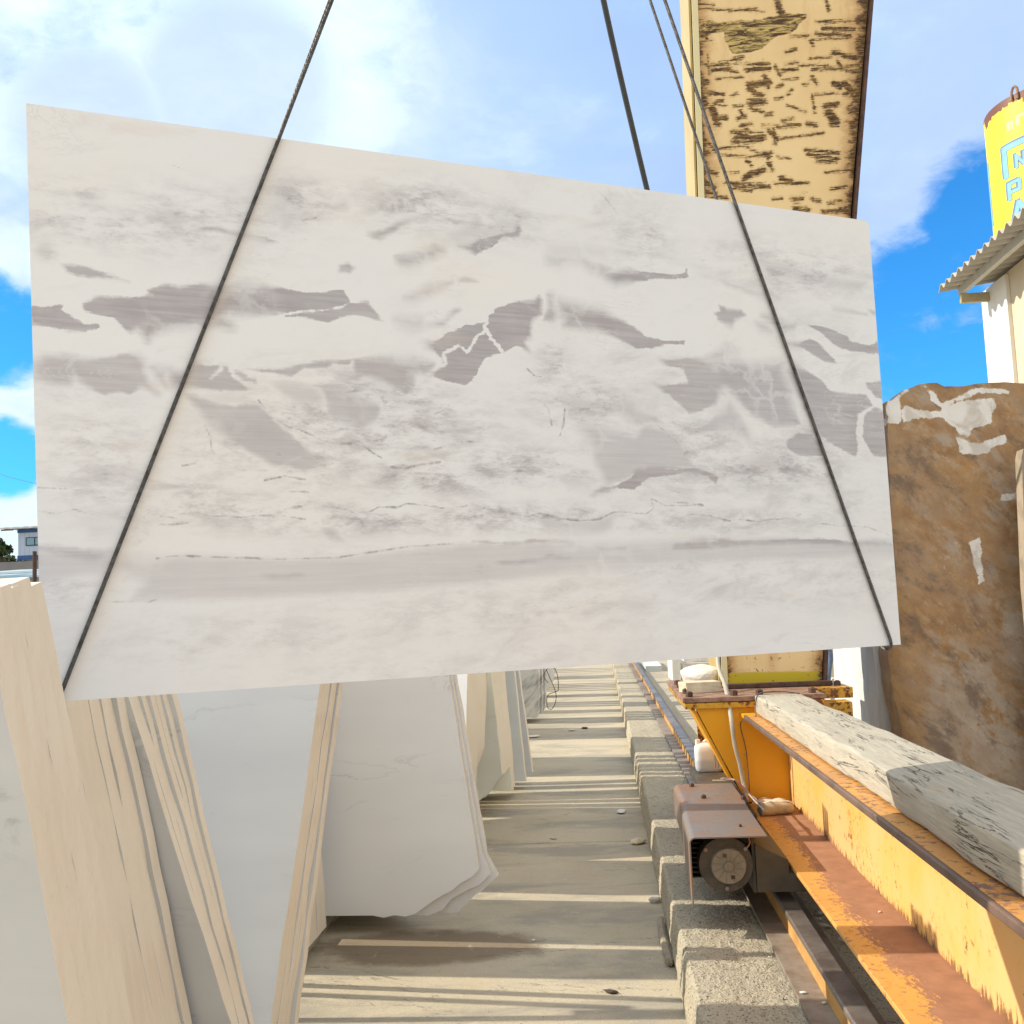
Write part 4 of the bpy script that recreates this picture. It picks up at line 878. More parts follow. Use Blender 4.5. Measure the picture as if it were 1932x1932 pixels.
b.tube([(mx+.01, 4.842, fz), (mx+.01, 4.858, fz)], [.076, .081], 40); b.tube([(mx+.01, 4.830, fz), (mx+.01, 4.842, fz)], [.020, .026], 20)
for k in range(12):
    a = 2*math.pi*k/12+.2; b.tube([(mx+.01+.028*math.cos(a), 4.841, fz+.028*math.sin(a)), (mx+.01+.072*math.cos(a+.12), 4.841, fz+.072*math.sin(a+.12))], .0022, 5)
fan = b.build('fan_cover', M_fan, mo)
b = B()
for a in (1.9, -1.25):
    b = B(); b.box(mx+.01+.05*math.cos(a)-.009, mx+.01+.05*math.cos(a)+.009, 4.8385, 4.8400, fz+.05*math.sin(a)-.008, fz+.05*math.sin(a)+.008, rz=0)
    b.build('vent_hole', M_rust2, fan)
B().cyl((mx+.01, 4.826, fz), (mx+.01, 4.832, fz), .009, 12).build('shaft_end', M_cover, fan)
B().prism([(.645, .39), (.94, .39), (.94, .472), (.79, .472), (.79, .53), (.645, .60)], 'y', 4.86, 5.55).build('gear_box', M_panel, mo, bevel=.004)
B().box(.632, .644, 4.88, 5.5, .385, .64).build('mount_plate', M_dark, mo)
B().box(.585, .63, 4.94, 5.2, .585, .635).build('terminal_box', M_dark, mo, bevel=.004)
b = B(); b.tube(smooth_line([(.615, 4.87, .645), (.622, 4.855, .61), (.60, 4.85, .58)], 6), .004, 6); b.build('wire', plain((.35, .16, .08)), mo)
B().box(.45, .76, 5.55, 6.15, .30, .60).build('reduction_gear', M_dark, mo, bevel=.01)
B().box(.53, .735, 5.65, 6.9, .60, .640).build('mount_bracket', M_dark, mo)

# timber lying on the girder
def timber():
    ys_ = [6.25-.06*i for i in range(106)]; vs = []; fs = []; sec = []
    for k in range(32):
        a = 2*math.pi*(k+.5)/32; ca, sa = math.cos(a), math.sin(a); e = .17
        sec.append((math.copysign(abs(ca)**e, ca), math.copysign(abs(sa)**e, sa)))
    for j, y in enumerate(ys_):
        for k, (cx, cz) in enumerate(sec):
            w = .136+.004*math.sin(y*3.1)+.003*math.sin(y*7.7); q = mnoise.noise_vector(Vector((cx*2, y*5, cz*2)))
            h_ = .055; X = 1.012+cx*w+q.x*.006; Z = 1.033+h_+cz*h_+q.z*.005
            if cz < -.4: Z = max(Z, 1.032)
            if j == 0: X = 1.012+(X-1.012)*.96; Z = 1.088+(Z-1.088)*.93
            vs.append((X, y+q.y*.004, Z))
    n = 32
    for j in range(len(ys_)-1):
        for k in range(n): fs.append((j*n+k, j*n+(k+1) % n, (j+1)*n+(k+1) % n, (j+1)*n+k))
    fs.append(tuple(range(n))); fs.append(tuple(range(len(vs)-1, len(vs)-n-1, -1)))
    b = B(); b.raw(vs, fs); return b.build('timber_beam', M_timber, loc=(1.0, 6.2, 1.033), smooth=True)
tag(timber(), 'long weathered timber beam lying on top of the yellow girder', 'timber')
b = B(); b.tube(smooth_line([(.86, 6.10, 1.032), (.865, 6.12, 1.09), (.89, 6.13, 1.155), (1.0, 6.14, 1.165), (1.12, 6.13, 1.15)], 6), .004, 5)
b.tube(smooth_line([(.86, 6.10, 1.034), (.838, 6.16, 1.0), (.80, 6.33, .97), (.825, 6.34, .80), (.83, 6.335, .55)], 6), .003, 5)
tag(b.build('binding_wire', M_rope, loc=(.86, 6.1, 1.034)), 'thin wire looped round the far end of the timber beam', 'wire')
# cable running down the leg and gusset
b = B(); b.tube(smooth_line([(.80, 6.90, 2.6), (.775, 6.88, 1.6), (.745, 6.83, 1.30), (.755, 6.6, 1.17), (.742, 6.30, 1.03), (.752, 6.27, .86), (.776, 6.28, .74), (.792, 6.28, .62), (.795, 6.20, .515), (.80, 6.12, .49)], 8), .0135, 10)
tag(b.build('power_cable', M_cord, loc=(.8, 6.12, .49)), 'grey power cable hanging down in front of the yellow gusset', 'cable')
# rag on the flange
def rag():
    b = B(); b.tube(smooth_line([(.835, 5.98, .530), (.90, 6.0, .532), (.97, 6.02, .530), (1.02, 6.03, .528)], 4), [.030, .031, .033, .034, .034, .034, .033, .032, .032, .031, .030, .028, .024], 12)
    t = tag(thing('folded_rag', 'rolled beige and white rag lying on the rusty bottom flange', 'rag', (.92, 6.05, .50)), 'rolled beige and white rag lying on the rusty bottom flange', 'rag')
    o = b.build('roll', plain((.52, .43, .31), .9, .35, 22), t, smooth=True)
    vs = []; fs = []
    for j in range(9):
        for i in range(9):
            x = .86+.155*i/8+.01*math.sin(j*2.1); y = 6.03+.26*j/8; z = .530+.012*mnoise.noise(Vector((x*22, y*16, 0)))+.03*max(0, 1-j/2.5)
            vs.append((x, y, z))
    for j in range(8):
        for i in range(8): fs.append((j*9+i, j*9+i+1, (j+1)*9+i+1, (j+1)*9+i))
    b = B(); b.raw(vs, fs); o = b.build('flap', plain((.80, .70, .60), .9, .25, 30), t, smooth=True)
    m_ = o.modifiers.new('s', 'SOLIDIFY'); m_.thickness = .01
    b = B(); b.tube([(.828, 5.975, .530), (.836, 5.98, .530)], [.017, .025], 12); b.build('dark_lining', plain((.16, .18, .22), .9, .4, 30), t)
rag()
# jug behind the motor
jg = thing('plastic_jug', 'translucent white plastic jug with a label standing behind the motor', 'jug', (.64, 6.62, .640))
M_jug = mat('milky plastic', lambda g: g.mix(g.ss(g.sep(g.obj())[2], .06, .09), (.52, .56, .62), (.74, .76, .79)), .35)
def jug():
    prof = [(0, .88), (.01, .96), (.03, 1), (.12, 1), (.15, .97), (.165, .80), (.172, .60), (.176, .40)]
    vs = []; fs = []; n = 24; hx, hy = .088, .065
    for z, s_ in prof:
        for k in range(n):
            a = 2*math.pi*k/n; ca, sa = math.cos(a), math.sin(a); e = .4
            vs.append((.64+hx*s_*math.copysign(abs(ca)**e, ca), 6.70+hy*s_*math.copysign(abs(sa)**e, sa), .641+z))
    for j in range(len(prof)-1):
        for k in range(n): fs.append((j*n+k, j*n+(k+1) % n, (j+1)*n+(k+1) % n, (j+1)*n+k))
    fs.append(tuple(range(n-1, -1, -1))); fs.append(tuple(range(len(vs)-n, len(vs))))
    b = B(); b.raw(vs, fs); b.build('bottle', M_jug, jg, smooth=True)
    b = B(); b.cyl((.575, 6.70, .805), (.575, 6.70, .835), .016, 14); b.build('cap', plain((.75, .75, .74)), jg)
    b = B(); b.tube(smooth_line([(.60, 6.70, .81), (.64, 6.70, .83), (.69, 6.70, .80)], 6), .010, 8); b.build('handle', M_jug, jg, smooth=True)
    lb = B().box(.662, .72, 6.633, 6.6345, .66, .755).build('label', plain((.72, .70, .68), .6), jg)
    b = B()
    for x, w in ((.668, .004), (.678, .002), (.686, .003), (.694, .0015)): b.box(x, x+w, 6.6318, 6.6328, .664, .751)
    b.build('print', plain((.16, .16, .2)), lb)
    B().box(.703, .719, 6.6318, 6.6328, .664, .72).build('red_patch', plain((.45, .08, .03)), lb)
jug()
b = B()
for q in range(4): b.tube(smooth_line([(.60+.02*q, 6.15, .672), (.66, 6.12+.01*q, .676+.004*q), (.72, 6.1, .68), (.745, 5.95-.05*q, .665), (.752+.006*q, 5.62, .66), (.765, 5.35+.1*q, .655)], 6), .0045, 6, q % 2)
tag(b.build('taped_wires', [plain((.42, .36, .29), .8), plain((.15, .03, .025), .6)], loc=(.70, 6.1, .67)), 'frayed taped wires running along the motor hood beside the gusset', 'wires')

# stones lying on the base plate
def stone(name, label, cat, c, s_, m_, seed, rz=0, group=None, sub=3, rough=.18, box=False):
    me = bpy.data.meshes.new(name); bm = bmesh.new()
    if box:
        bmesh.ops.create_cube(bm, size=2); bmesh.ops.subdivide_edges(bm, edges=bm.edges, cuts=3, use_grid_fill=True)
    else: bmesh.ops.create_icosphere(bm, subdivisions=sub, radius=1)
    for v in bm.verts:
        q = mnoise.noise_vector(v.co*1.3+Vector((seed, seed*2, 0)))*rough+mnoise.noise_vector(v.co*4+Vector((seed, 0, 0)))*rough*.25
        v.co += q; v.co.x *= s_[0]; v.co.y *= s_[1]; v.co.z *= s_[2]
    bmesh.ops.rotate(bm, verts=bm.verts, cent=(0, 0, 0), matrix=Matrix.Rotation(rz, 3, 'Z'))
    zm = min(v.co.z for v in bm.verts); bmesh.ops.translate(bm, verts=bm.verts, vec=(c[0], c[1], c[2]-zm))
    bm.to_mesh(me); bm.free(); o = finish(name, me, m_, loc=c); return tag(o, label, cat, group)
M_cstone = plain((.68, .60, .44), .85, .2, 18)
stone('stone_block', 'small cream stone block lying on the bolted base plate', 'stone', (.61, 6.72, 1.129), (.115, .075, .032), M_cstone, 3, .25, box=True, rough=.05)
stone('white_rag_bundle', 'crumpled white cloth bundle behind the cream stone on the base plate', 'cloth', (.66, 7.12, 1.129), (.14, .10, .075), plain((.76, .75, .70), .9), 5)

# ------------------------------------------------------------------ blocks on the right
def rough_block(name, label, x0, x1, y0, y1, z0, z1, m_, seed, amp=.02, top=None, nx=18, nz=28):
    b = B(); vs = []; fs = []
    def disp(p, k):
        w = mnoise.noise_vector(Vector(p)*2.2+Vector((seed, 0, 0)))*amp*1.4+mnoise.noise_vector(Vector(p)*9)*amp*.45
        return Vector(p)+w*k
    bm = bmesh.new(); bmesh.ops.create_cube(bm, size=1)
    bmesh.ops.subdivide_edges(bm, edges=bm.edges, cuts=nz, use_grid_fill=True)
    for v in bm.verts:
        p = Vector((x0+(v.co.x+.5)*(x1-x0), y0+(v.co.y+.5)*(y1-y0), z0+(v.co.z+.5)*(z1-z0)))
        if top and v.co.z > 0: p.z += top(p)*(v.co.z*2)
        v.co = disp(p, 1)
    me = bpy.data.meshes.new(name); bm.to_mesh(me); bm.free()
    return tag(finish(name, me, m_, loc=((x0), y0, z0), smooth=False), label, 'marble block')
def toprow(p): return -.10*max(0, 1-(p.x-1.93)/.13)**1.5+.012*math.sin(p.x*17)
def brown():
    t = np.linspace(0, 1, 200); s_ = np.linspace(0, 1, 260); tb = np.array(TOPB)/1000; lb = np.array(sorted(LEFTB, key=lambda q: q[1]))/1000
    wv = 2.2; X0 = np.repeat(t[None, :]*wv, len(s_), 0); top = np.interp(X0, tb[:, 0], tb[:, 1]); Z = s_[:, None]*top
    left = np.interp(Z[:, 0], lb[:, 1], lb[:, 0]); X = left[:, None]+(wv-left)[:, None]*t[None, :]
    Wd = np.full(X.shape, -.2)
    for P in WHITEP:
        dd, ins = seg_sd(X, Z, P, True); Wd = np.maximum(Wd, np.where(ins, dd, -dd))
    P3 = np.stack([X+1.90, np.full(X.shape, 6.9)+.05*np.maximum(0, 1-X/.12)**2, Z+.36], -1)
    return tag(plate('marble_block', P3, (0, .24, 0), [M_brown, M_brown], None, {'fresh': (Wd, Wd, Wd)}, loc=(1.9, 6.9, .36), disp=.010), 'tall brown stained rough marble slab with fresh white patches at the top', 'marble slab')
brown()
rough_block('white_marble_block', 'bright white marble block right of the crane leg behind the brown block', 1.84, 3.6, 7.30, 8.55, .30, 2.4, M_white, 6, .012)
wb = B().prism([(2.625, .30), (2.615, 1.7), (2.65, 2.50), (2.665, 2.555), (3.1, 2.58), (3.1, .30)], 'y', 6.62, 6.72)
tag(wb.build('timber_post', plain((.36, .30, .23), .85, .3, 9), loc=(2.6, 6.62, .3), bevel=.004), 'upright board standing against the brown block at the right edge', 'timber')
for y in (7.02,): tag(B().box(1.95, 4.0, y-.1, y+.1, .215, .38).build('timber_bearer', M_rust2, loc=(1.95, y, .215), bevel=.006), 'dark bearer under the brown marble block', 'timber')
for y in (7.5, 8.3): tag(B().box(1.9, 3.5, y-.1, y+.1, .2, .31).build('timber_bearer', M_rust2, loc=(1.9, y, .2), bevel=.006), '%s dark bearer under the bright white marble block' % ('near' if y < 8 else 'far'), 'timber')
# pieces seen between leg and white block
M_pale = plain((.60, .56, .50), .85, .15, 10)
stone('rough_block', 'small square cream block behind the crane base plate', 'stone', (2.62, 12, .63), (.085, .1, .075), M_pale, 8, 0, box=True, rough=.06)
stone('rough_block', 'lower pale block under the small square cream block', 'stone', (2.65, 12.1, .2), (.17, .2, .215), M_pale, 9, .1, box=True, rough=.06)
rough_block('pale_block', 'long pale grey block in the yard behind the crane leg', 2.2, 3.4, 14, 15.2, .2, 1.1, M_pale, 4, .02)
tag(B().tube(smooth_line([(2.44, 11.6, 1.25), (2.47, 11.6, 1.05), (2.44, 11.6, .88), (2.40, 11.6, .6)], 5), .03, 10).build('blue_cloth', plain((.13, .18, .30), .9, .3, 25), loc=(2.4, 11.6, .6)), 'dark blue cloth bundle behind the right side of the crane leg', 'cloth')
# low white trolley far beyond the rail
tr = thing('block_trolley', 'dusty white flat trolley with marble pieces standing far beyond the rail', 'trolley', (1.6, 20, .2))
B().box(1.30, 1.46, 19.7, 21, .22, .64).build('front_board', plain((.74, .74, .72), .6), tr, bevel=.01)
B().box(1.47, 2.3, 19.75, 21, .33, .56).build('bed', M_pale, tr, bevel=.01)
B().box(1.50, 1.72, 19.72, 19.745, .40, .52).build('side_panel', plain((.66, .62, .56), .7), tr)
for x in (1.82, 2.2):
    b = B(); b.cyl((x, 19.66, .33), (x, 19.9, .33), .13, 24); w_ = b.build('wheel', plain((.28, .24, .20), .8), tr); B().cyl((x-.03, 19.64, .33), (x-.03, 19.66, .33), .06, 16).build('hub', M_pale, w_)
rough_block('rough_block', 'broken white stone lying on the far dusty trolley', 1.55, 2.05, 19.9, 20.6, .561, .72, M_white, 11, .03, nz=10)
rough_block('rough_block', 'white stone slab piece lying beyond the trolley', .95, 1.30, 23, 26, .2, .34, plain((.60, .66, .66), .6), 12, .01, nz=8)
k = 0
for x, y, w, l in ((2.4, 23, .9, .8), (1.3, 29, 1.2, 1.0), (3.0, 30, 1.4, 1.4), (1.6, 36, 1.5, 1.2), (.6, 44, 1.6, 1.3), (-1.9, 33, 1.3, 1.3)):
    k += 1; rough_block('rough_block', ['nearest pale block beyond the rail in the far yard', 'low pale block right behind the dusty trolley', 'wide pale block to the right of the far trolley', 'pale block far along the right side of the rail', 'farthest pale block right beside the rail', 'pale block closing the floor corridor far away on the left'][k-1], x, x+w, y, y+l, .0 if x < 0 else .2, .9, M_pale, 20+k, .03, nz=8)
# loops of cable hung on the banded slabs
b = B(); b.tube(smooth_line([(-.80, 15.4, .60), (-.86, 15.4, .70), (-.80, 15.4, .80), (-.72, 15.4, .82), (-.66, 15.4, .72), (-.65, 15.4, .52), (-.68, 15.4, .47), (-.80, 15.4, .43), (-.83, 15.4, .33), (-.82, 15.4, .24), (-.76, 15.4, .22), (-.70, 15.4, .33), (-.70, 15.4, .48), (-.82, 15.4, .80)], 8), .0055, 6)
tag(b.build('wire_loop', M_hose, loc=(-.8, 15.4, .22)), 'thin dark wire hanging in loops from the grey banded slabs', 'wire')

# ------------------------------------------------------------------ debris on floor and kerb
deb = [('pale stone chip lying against the kerb past the floor joint', (.20, 7.62, 0), (.085, .06, .035), M_cstone, 1), ('crumpled white paper scrap on the floor near the kerb', (.10, 8.75, 0), (.10, .05, .018), plain((.75, .74, .72), .9), 2),
       ('flat grey chip on the sunlit floor between the packs', (-.42, 7.85, 0), (.05, .03, .012), M_pale, 3), ('curled dark leaf on the near floor', (-.03, 4.76, 0), (.045, .02, .012), plain((.07, .05, .05), .8), 4),
       ('white chip on the floor under the banded slabs', (-.95, 13.9, 0), (.13, .08, .03), plain((.72, .70, .66), .8), 5), ('small pale chip on the far floor before the banded slabs', (-.45, 14.5, 0), (.10, .06, .02), M_pale, 6),
       ('dark clod on the far floor near the banded slabs', (-.28, 14.7, 0), (.09, .06, .02), plain((.08, .06, .05), .9), 7), ('tiny white fleck on the shaded floor', (-.42, 5.5, 0), (.012, .012, .006), plain((.75, .74, .72), .9), 8),
       ('white chip on the near rail foot', (.68, 4.05, .244), (.018, .012, .007), M_white, 9), ('second white chip on the rail foot, beside the orange flank', (.735, 3.95, .244), (.014, .010, .006), M_cstone, 10),
       ('largest grey flake in the row beyond the rail', (.975, 4.72, .222), (.045, .03, .010), M_pale, 11), ('rounded grey flake next to the largest one', (.935, 4.92, .222), (.03, .03, .010), M_pale, 12),
       ('oval grey flake nearest the rail', (.93, 5.02, .222), (.025, .02, .008), M_pale, 13), ('farthest grey flake in the row beyond the rail', (.96, 5.12, .222), (.035, .03, .010), M_pale, 14),
       ('pale pebble on the rusty bottom flange', (1.0, 4.15, .50), (.014, .008, .005), M_cstone, 15), ('broken clod at the foot of the kerb in shade', (.235, 6.15, 0), (.04, .05, .03), M_pale, 16)]
for l_, c_, s_, m_, sd in deb:
    s_ = (s_[0]*.75, s_[1]*.75, s_[2]*.6)
    stone('stone_chip', l_, 'debris', c_, s_, m_, sd, sd*.7, sub=2, rough=.35)
# a pipe-like ridge along the foot of the kerb
b = B(); b.tube(smooth_line([(.245, 5.75, .02), (.238, 5.45, .025), (.250, 5.12, .022), (.243, 5.08, .022)], 6), .020, 8)
tag(b.build('pipe', plain((.36, .31, .24), .9, .3, 25), loc=(.24, 5.1, 0)), 'short mud covered pipe lying along the foot of the kerb', 'pipe')
rnd = random.Random(4); b = B()
for i in range(2600):
    x = rnd.uniform(.31, .65) if rnd.random() < .6 else rnd.uniform(.92, 1.3); y = rnd.uniform(2.2, 9); s_ = rnd.uniform(.002, .0075); z = .222
    if rnd.random() < .25: x, y, z, s_ = rnd.uniform(-.9, .25), rnd.uniform(4, 12), 0, s_*.7
    p = [(x+s_*rnd.uniform(.6, 1.2)*math.cos(a), y+s_*rnd.uniform(.6, 1.2)*math.sin(a), z) for a in (0, 1.3, 2.5, 3.8, 5.1)]
    b.raw(p+[(x, y, z+s_*.8)], [(0, 1, 5), (1, 2, 5), (2, 3, 5), (3, 4, 5), (4, 0, 5)])
o = b.build('gravel_grit', plain((.50, .46, .40), .9, .5, 3)); o['kind'] = 'stuff'; o['label'] = 'loose grit scattered on the kerb and floor'; o['category'] = 'grit'

# ------------------------------------------------------------------ silo and building at the right
so = thing('silo', 'tall yellow silo with blue painted letters and a rusty rim', 'silo', (11.4, 24.6, 0))
SX, SY, SR = 11.40, 24.6, 1.62
def f_silo(g):
    o = g.obj(); z = g.sep(o)[2]
    c = g.mix(g.ss(g.noise(g.obj((1, 1, .3)), 2.2, 5, .55), .35, .7), (.88, .68, .045), (.86, .60, .02))
    n_ = g.noise(g.obj((1.4, 1.4, .8)), 1.7, 5, .6)
    rim = g.ss(g.m('ADD', z, g.m('MULTIPLY', g.m('SUBTRACT', n_, .5), 1.1)), 12.74, 12.78)
    drip = g.m('MULTIPLY', g.ss(g.noise(g.obj((6, 6, .25)), 3, 4, .6), .6, .72), g.ss(z, 10.4, 12.6, 0, .6))
    chip = g.ss(g.noise(g.obj((1, 1, 1.6)), 2.4, 7, .7), .685, .70)
    c = g.mix(drip, c, (.40, .17, .03)); c = g.mix(chip, c, (.16, .07, .04)); return g.mix(rim, c, (.16, .06, .035))
b = B(); n = 96
vs = [(SX+SR*math.cos(2*math.pi*k/n), SY+SR*math.sin(2*math.pi*k/n), z) for z in (0, 9, 12.95) for k in range(n)]
fs = [(j*n+k, j*n+(k+1) % n, (j+1)*n+(k+1) % n, (j+1)*n+k) for j in range(2) for k in range(n)]+[tuple(range(2*n, 3*n))]
b.raw(vs, fs); b.build('shell', mat('yellow silo paint', f_silo, .5), so, smooth=False)
M_lblue = plain((.22, .47, .60), .6, .15, 5); M_dblue = plain((.10, .22, .42), .6, .2, 5)
# direction from the axis to the viewer, angles counted from there towards the left silhouette
aview = math.atan2(-SY, -SX)
def on_silo(a_deg, z, off): a = aview-math.radians(a_deg); return (SX+(SR+off)*math.cos(a), SY+(SR+off)*math.sin(a), z)
def paint(name, strokes, m_, off, dz=0, da=0):
    b = B()
    for (a0, z0, a1, z1, w) in strokes:         # thick strokes as curved strips
        L_ = math.hypot((a1-a0)*SR*math.pi/180, z1-z0); ux = (a1-a0)/L_; uz = (z1-z0)/L_; px_ = -(uz)*180/math.pi/SR; pz_ = ux*SR*math.pi/180
        N = 6; vs = []
        for i in range(N+1):
            t = i/N
            for s_ in (-.5, .5):
                A = a0+(a1-a0)*t+px_*w*s_+da; Z = z0+(z1-z0)*t+pz_*w*s_+dz
                vs.append(on_silo(A, Z, off))
        b.raw(vs, [(2*i, 2*i+1, 2*i+3, 2*i+2) for i in range(N)])
    return b.build(name, m_, so)
def letters(m_, off, dz, da, gr=0):
    w = .16+gr
    paint('letter', [(46.5, 11.10, 46.5, 11.84, w), (49, 11.80, 14, 11.80, w*.85), (18, 11.10, 18, 11.84, w)], m_, off, dz, da)
    paint('letter', [(35, 11.22, 35, 11.56, .08+gr), (35, 11.54, 28, 11.24, .07+gr), (28, 11.22, 28, 11.56, .08+gr)], m_, off, dz, da)
    paint('letter', [(44.5, 10.56, 44.5, 10.98, .12+gr), (46, 10.945, 34, 10.945, .08+gr), (34, 10.97, 34, 10.72, .10+gr), (46, 10.74, 34, 10.74, .08+gr)], m_, off, dz, da)
    paint('letter', [(42, 10.02, 36, 10.48, .12+gr), (36, 10.48, 30, 10.02, .12+gr), (40, 10.18, 32, 10.18, .07+gr)], m_, off, dz, da)
letters(M_dblue, .004, .035, 1.6, .015); letters(M_lblue, .010, 0, 0)
paint('faded_letter', [(40, 12.17, 40, 12.38, .09), (36.5, 12.17, 36.5, 12.38, .07), (31, 12.2, 31, 12.42, .10), (31, 12.40, 24, 12.40, .07), (24, 12.2, 24, 12.42, .08)], plain((.55, .62, .35), .6), .004)
paint('faded_letter', [(80, 10.3, 80, 11.9, .26)], M_lblue, .006)
b = B(); b.tube(smooth_line([on_silo(34, 12.8, .03), on_silo(34, 13.03, .0), on_silo(31.5, 13.12, 0), on_silo(29, 13.03, 0), on_silo(29, 12.8, .03)], 6), .03, 8); b.build('lifting_eye', M_rust, so)
# building with corrugated eave
bd = thing('workshop_building', 'cream workshop wall under an overhanging corrugated grey roof', 'building', (6.5, 17.1, 0))
M_wall = mat('cream render', lambda g: {'c': g.mix(g.ss(g.noise(g.obj(), 1.5, 6, .6), .3, .7), (.66, .57, .42), (.60, .51, .38)), 'n': g.bump(g.noise(g.obj(), 60, 4, .6), .2, .004)}, .85)
B().box(6.52, 14, 6.8, 17.1, 0, 6.55).build('wall', M_wall, bd)
M_wh = plain((.78, .76, .70), .7, .06, 4)
B().box(6.46, 6.516, 16.15, 17.16, 0, 6.5).build('pilaster', M_wh, bd); B().box(6.47, 6.516, 13.2, 15.2, 0, 5.95).build('pilaster', M_wh, bd)
def corr():
    ny = 500; y0, y1 = 6.5, 16.95; vs = []; fs = []
    for j in range(ny+1):
        y = y0+(y1-y0)*j/ny; w = .046*math.sin((y)*2*math.pi/.27)
        for x in (5.72, 8, 14): vs.append((x, y, 6.56+(x-5.72)*.13+w))
    for j in range(ny):
        for i in range(2): fs.append((j*3+i, j*3+i+1, (j+1)*3+i+1, (j+1)*3+i))
    b = B(); b.raw(vs, fs); o = b.build('corrugated_roof', plain((.43, .40, .35), .7, .2, 2), bd, smooth=True)
    s_ = o.modifiers.new('s', 'SOLIDIFY'); s_.thickness = .012; return o
corr()
B().box(6.02, 6.10, 6.6, 16.92, 6.43, 6.56).build('purlin', plain((.46, .44, .39), .6), bd)
B().box(6.02, 6.9, 16.80, 16.88, 6.28, 6.425).build('rafter', plain((.42, .36, .22), .6), bd)
B().box(6.02, 6.5, 13.4, 13.48, 6.30, 6.425).build('rafter', plain((.42, .36, .22), .6), bd)

# ------------------------------------------------------------------ background on the left
def hill():
    vs = []; fs = []; nx_, ny_ = 60, 24
    for j in range(ny_+1):
        for i in range(nx_+1):
            x = -260+200*i/nx_; y = 55+150*j/ny_
            z = -0.5+9.2*min(1, max(0, (y-55)/38))**.8+(4.0*max(0, (y-95)/90))*1+1.2*mnoise.noise(Vector((x*.03, y*.03, 0)))*min(1, max(0, (y-85)/20))
            e = min(1, i/4, (nx_-i)/6); vs.append((x+ (i-nx_)*0, y, z*max(0, e)-.3))
    for j in range(ny_):
        for i in range(nx_): fs.append((j*(nx_+1)+i, j*(nx_+1)+i+1, (j+1)*(nx_+1)+i+1, (j+1)*(nx_+1)+i))
    b = B(); b.raw(vs, fs); return struct(b.build('hill', plain((.16, .17, .09), .95, .4, .2), smooth=True))
hs = thing('cabin', 'pale blue clad cabin with dark blue trim on posts at the left edge', 'cabin', (-43.5, 80, 6.0))
M_clad = mat('pale blue board cladding', lambda g: g.mix(g.ss(g.m('FRACT', g.m('MULTIPLY', g.sep(g.obj())[0], 2.6)), .0, .10, 1, 0), (.46, .57, .72), (.24, .32, .46)), .6)
M_tb = plain((.045, .12, .30), .55, .15, 1)
B().box(-46.35, -38, 80, 84, 7.62, 9.45).build('wall', M_clad, hs)
B().box(-46.40, -38, 79.96, 84.04, 9.45, 9.78).build('fascia', M_tb, hs)
B().box(-46.40, -38, 79.96, 84.04, 7.30, 7.62).build('floor_beam', M_tb, hs)
for x in (-46.35, -42.3, -38.3): B().box(x, x+.22, 80, 80.22, 5.4, 7.30).build('post', M_tb, hs)
w_ = B().box(-45.68, -43.9, 79.93, 79.99, 8.38, 9.06).build('window', plain((.02, .03, .05), .5), hs)
for x0, x1 in ((-45.58, -44.95), (-44.85, -44.0)): B().box(x0, x1, 79.90, 79.925, 8.44, 9.0).build('pane', mat('window glass', lambda g: (.16, .32, .42), .1, spec=.8), w_)
b = B(); N = 120; vs = []
for j in range(N+1):
    x = -47.5+10*j/N; zz = .045*abs(math.sin(x*4))
    vs += [(x, 79.0, 9.83+zz), (x, 85, 10.05+zz)]
b.raw(vs, [(2*j, 2*j+2, 2*j+3, 2*j+1) for j in range(N)]); ro = b.build('roof', plain((.62, .64, .66), .6), hs)
s_ = ro.modifiers.new('s', 'SOLIDIFY'); s_.thickness = .12
B().box(-47.4, -46.4, 79.3, 79.4, 9.62, 9.72).build('eave_board', plain((.2, .15, .13)), hs)
hill()
tag(B().box(-60, -30, 78.5, 78.8, 3.5, 7.05).build('retaining_wall', plain((.22, .22, .23), .85, .15, .6), loc=(-45, 78.6, 3.5)), 'long low grey wall below the blue cabin', 'wall')
# corrugated shed roof nearer by
sh = thing('shed', 'low shed with rippled pale blue metal roof below the blue cabin', 'shed', (-26, 50, 0))
b = B(); vs = []; N = 16
for i in range(N+1):
    t = i/N
    for x in [-40+24*k/40 for k in range(41)]: vs.append((x, 44+7*t, 4.02+.66*t+.07*math.sin(i*2.2)+.05*mnoise.noise(Vector((x*.5, i*.6, 0)))))
b.raw(vs, [(i*41+k, i*41+k+1, (i+1)*41+k+1, (i+1)*41+k) for i in range(N) for k in range(40)])
ro = b.build('roof', mat('weathered blue sheet', lambda g: g.mix(g.ss(g.noise(g.obj((.15, 2.2, 1)), 1.3, 4, .6), .42, .58), (.42, .52, .58), (.10, .19, .25)), .6), sh)
s_ = ro.modifiers.new('s', 'SOLIDIFY'); s_.thickness = .08
B().box(-40, -16, 44.2, 50.8, -.1, 4.0).build('wall', plain((.3, .36, .4), .8), sh)
tag(B().tube([(-16.86, 30, 0), (-16.86, 30, 4.03)], [.07, .06], 10).build('wooden_post', plain((.09, .05, .035), .9, .4, 3), loc=(-16.8, 30, 0)), 'dark wooden post in front of the shed roof at the left edge', 'post')
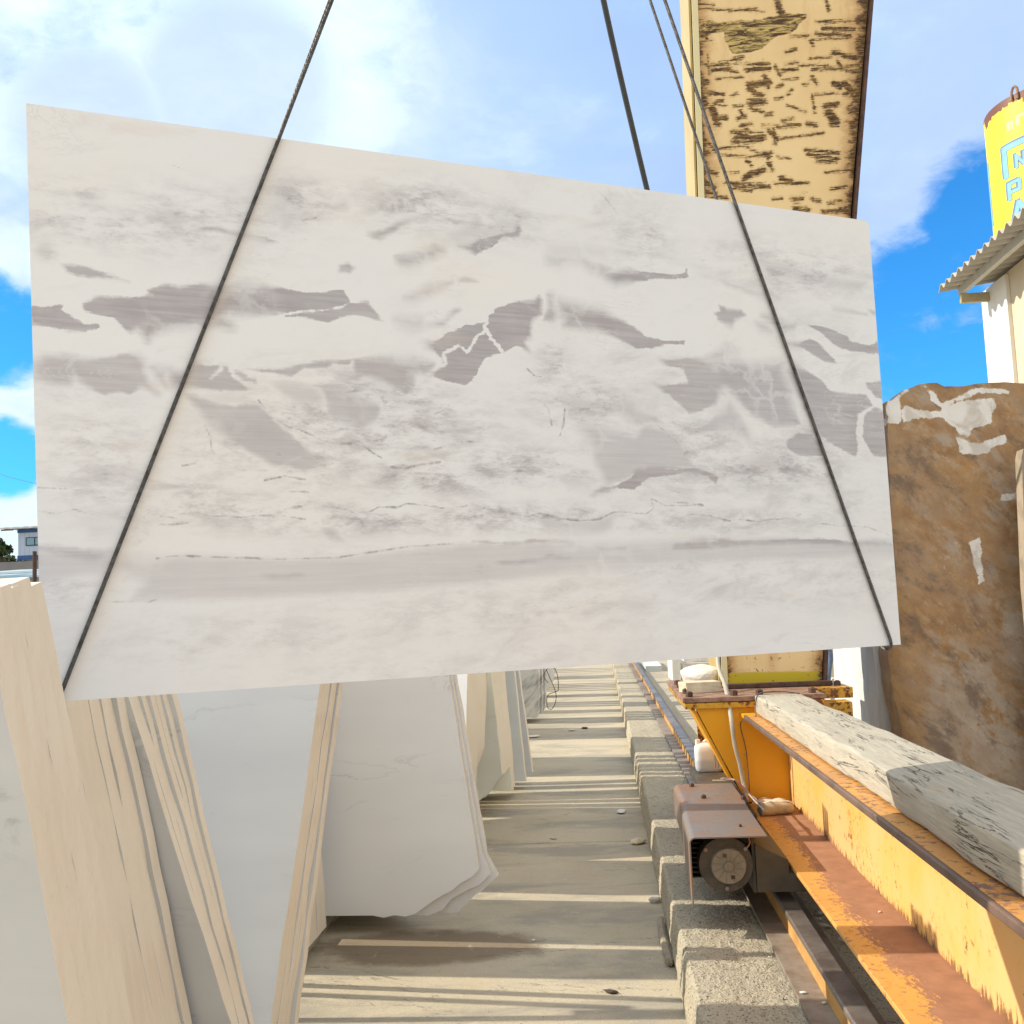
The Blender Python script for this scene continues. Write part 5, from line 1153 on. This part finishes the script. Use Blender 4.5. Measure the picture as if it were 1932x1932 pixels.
# tree and bushes
def leaves(b, c, R_, n, s_, rnd):
    c = Vector(c)
    for i in range(n):
        d_ = Vector((rnd.gauss(0, 1), rnd.gauss(0, 1), rnd.gauss(0, 1))).normalized(); r_ = R_*rnd.random()**.4
        if mnoise.noise(d_*2.2+c*.3) < -.15 and r_ > R_*.6: continue
        p = c+Vector((d_.x*r_, d_.y*r_, d_.z*r_*.85)); a = Vector((rnd.gauss(0, 1), rnd.gauss(0, 1), rnd.gauss(0, 1))).normalized()*s_; q = a.cross(Vector((rnd.gauss(0, 1), rnd.gauss(0, 1), rnd.gauss(0, 1)))).normalized()*s_*.6
        b.raw([p-a, p+q, p+a, p-q], [(0, 1, 2, 3)])
M_leaf = mat('dark green leaves', lambda g: g.mix(g.ss(g.noise(g.obj(), 1.2, 3, .6), .35, .65), (.035, .065, .02), (.075, .11, .035)), .6)
M_bark = plain((.10, .07, .05), .9, .3, 6)
rnd = random.Random(11)
def tree(x, y, z, h, R_, label, n=2600, s_=.16):
    t = thing('tree', label, 'tree', (x, y, z), 'trees behind the shed')
    B().tube(smooth_line([(x, y, z-.5), (x+.1, y, z+h*.35), (x-.05, y, z+h*.7)], 5), [.28, .26, .25, .24, .22, .2, .18, .16, .14, .12, .1], 8).build('trunk', M_bark, t)
    b = B()
    for k in range(7): leaves(b, (x+rnd.gauss(0, R_*.3), y+rnd.gauss(0, R_*.4), z+h*.7+rnd.uniform(-.35, .45)*R_), R_*.55, n//7, s_, rnd)
    b.build('crown', M_leaf, t)
tree(-49.0, 82, 6.0, 3.6, .95, 'dark leafy tree at the left edge of the view beside the cabin')
for i, (x, y, r_) in enumerate([(-58.0, 96, 1.3), (-56.2, 95, 1.0), (-54.6, 97, 1.25), (-60.5, 97, 1.2), (-52.6, 96, 1.0)]):
    tree(x, y, 6.8, 1.7, r_, ['round dark tree on the skyline left of the cabin', 'low bushy tree between two rounder ones on the skyline', 'round tree on the skyline nearest the cabin post', 'outermost dark tree on the left skyline', 'small tree half hidden behind the cabin'][i], 1500, .15)
b = B()
for i in range(26): leaves(b, (rnd.uniform(-64, -48), rnd.uniform(84, 90), 7.0+rnd.uniform(-.2, .4)), rnd.uniform(.5, .9), 160, .13, rnd)
o = b.build('shrub_bank', M_leaf); o['kind'] = 'stuff'; o['label'] = 'bank of low grey green scrub below the skyline trees'; o['category'] = 'shrubs'
b = B(); b.tube(smooth_line([(-90, 140, 27), (-70, 120, 20.0), (-48, 100, 15.6), (-20, 80, 16), (5, 60, 22)], 8), .025, 5)
tag(b.build('power_line', M_hose, loc=(-48, 100, 15.6)), 'thin overhead power line crossing the sky at the left edge', 'power line')
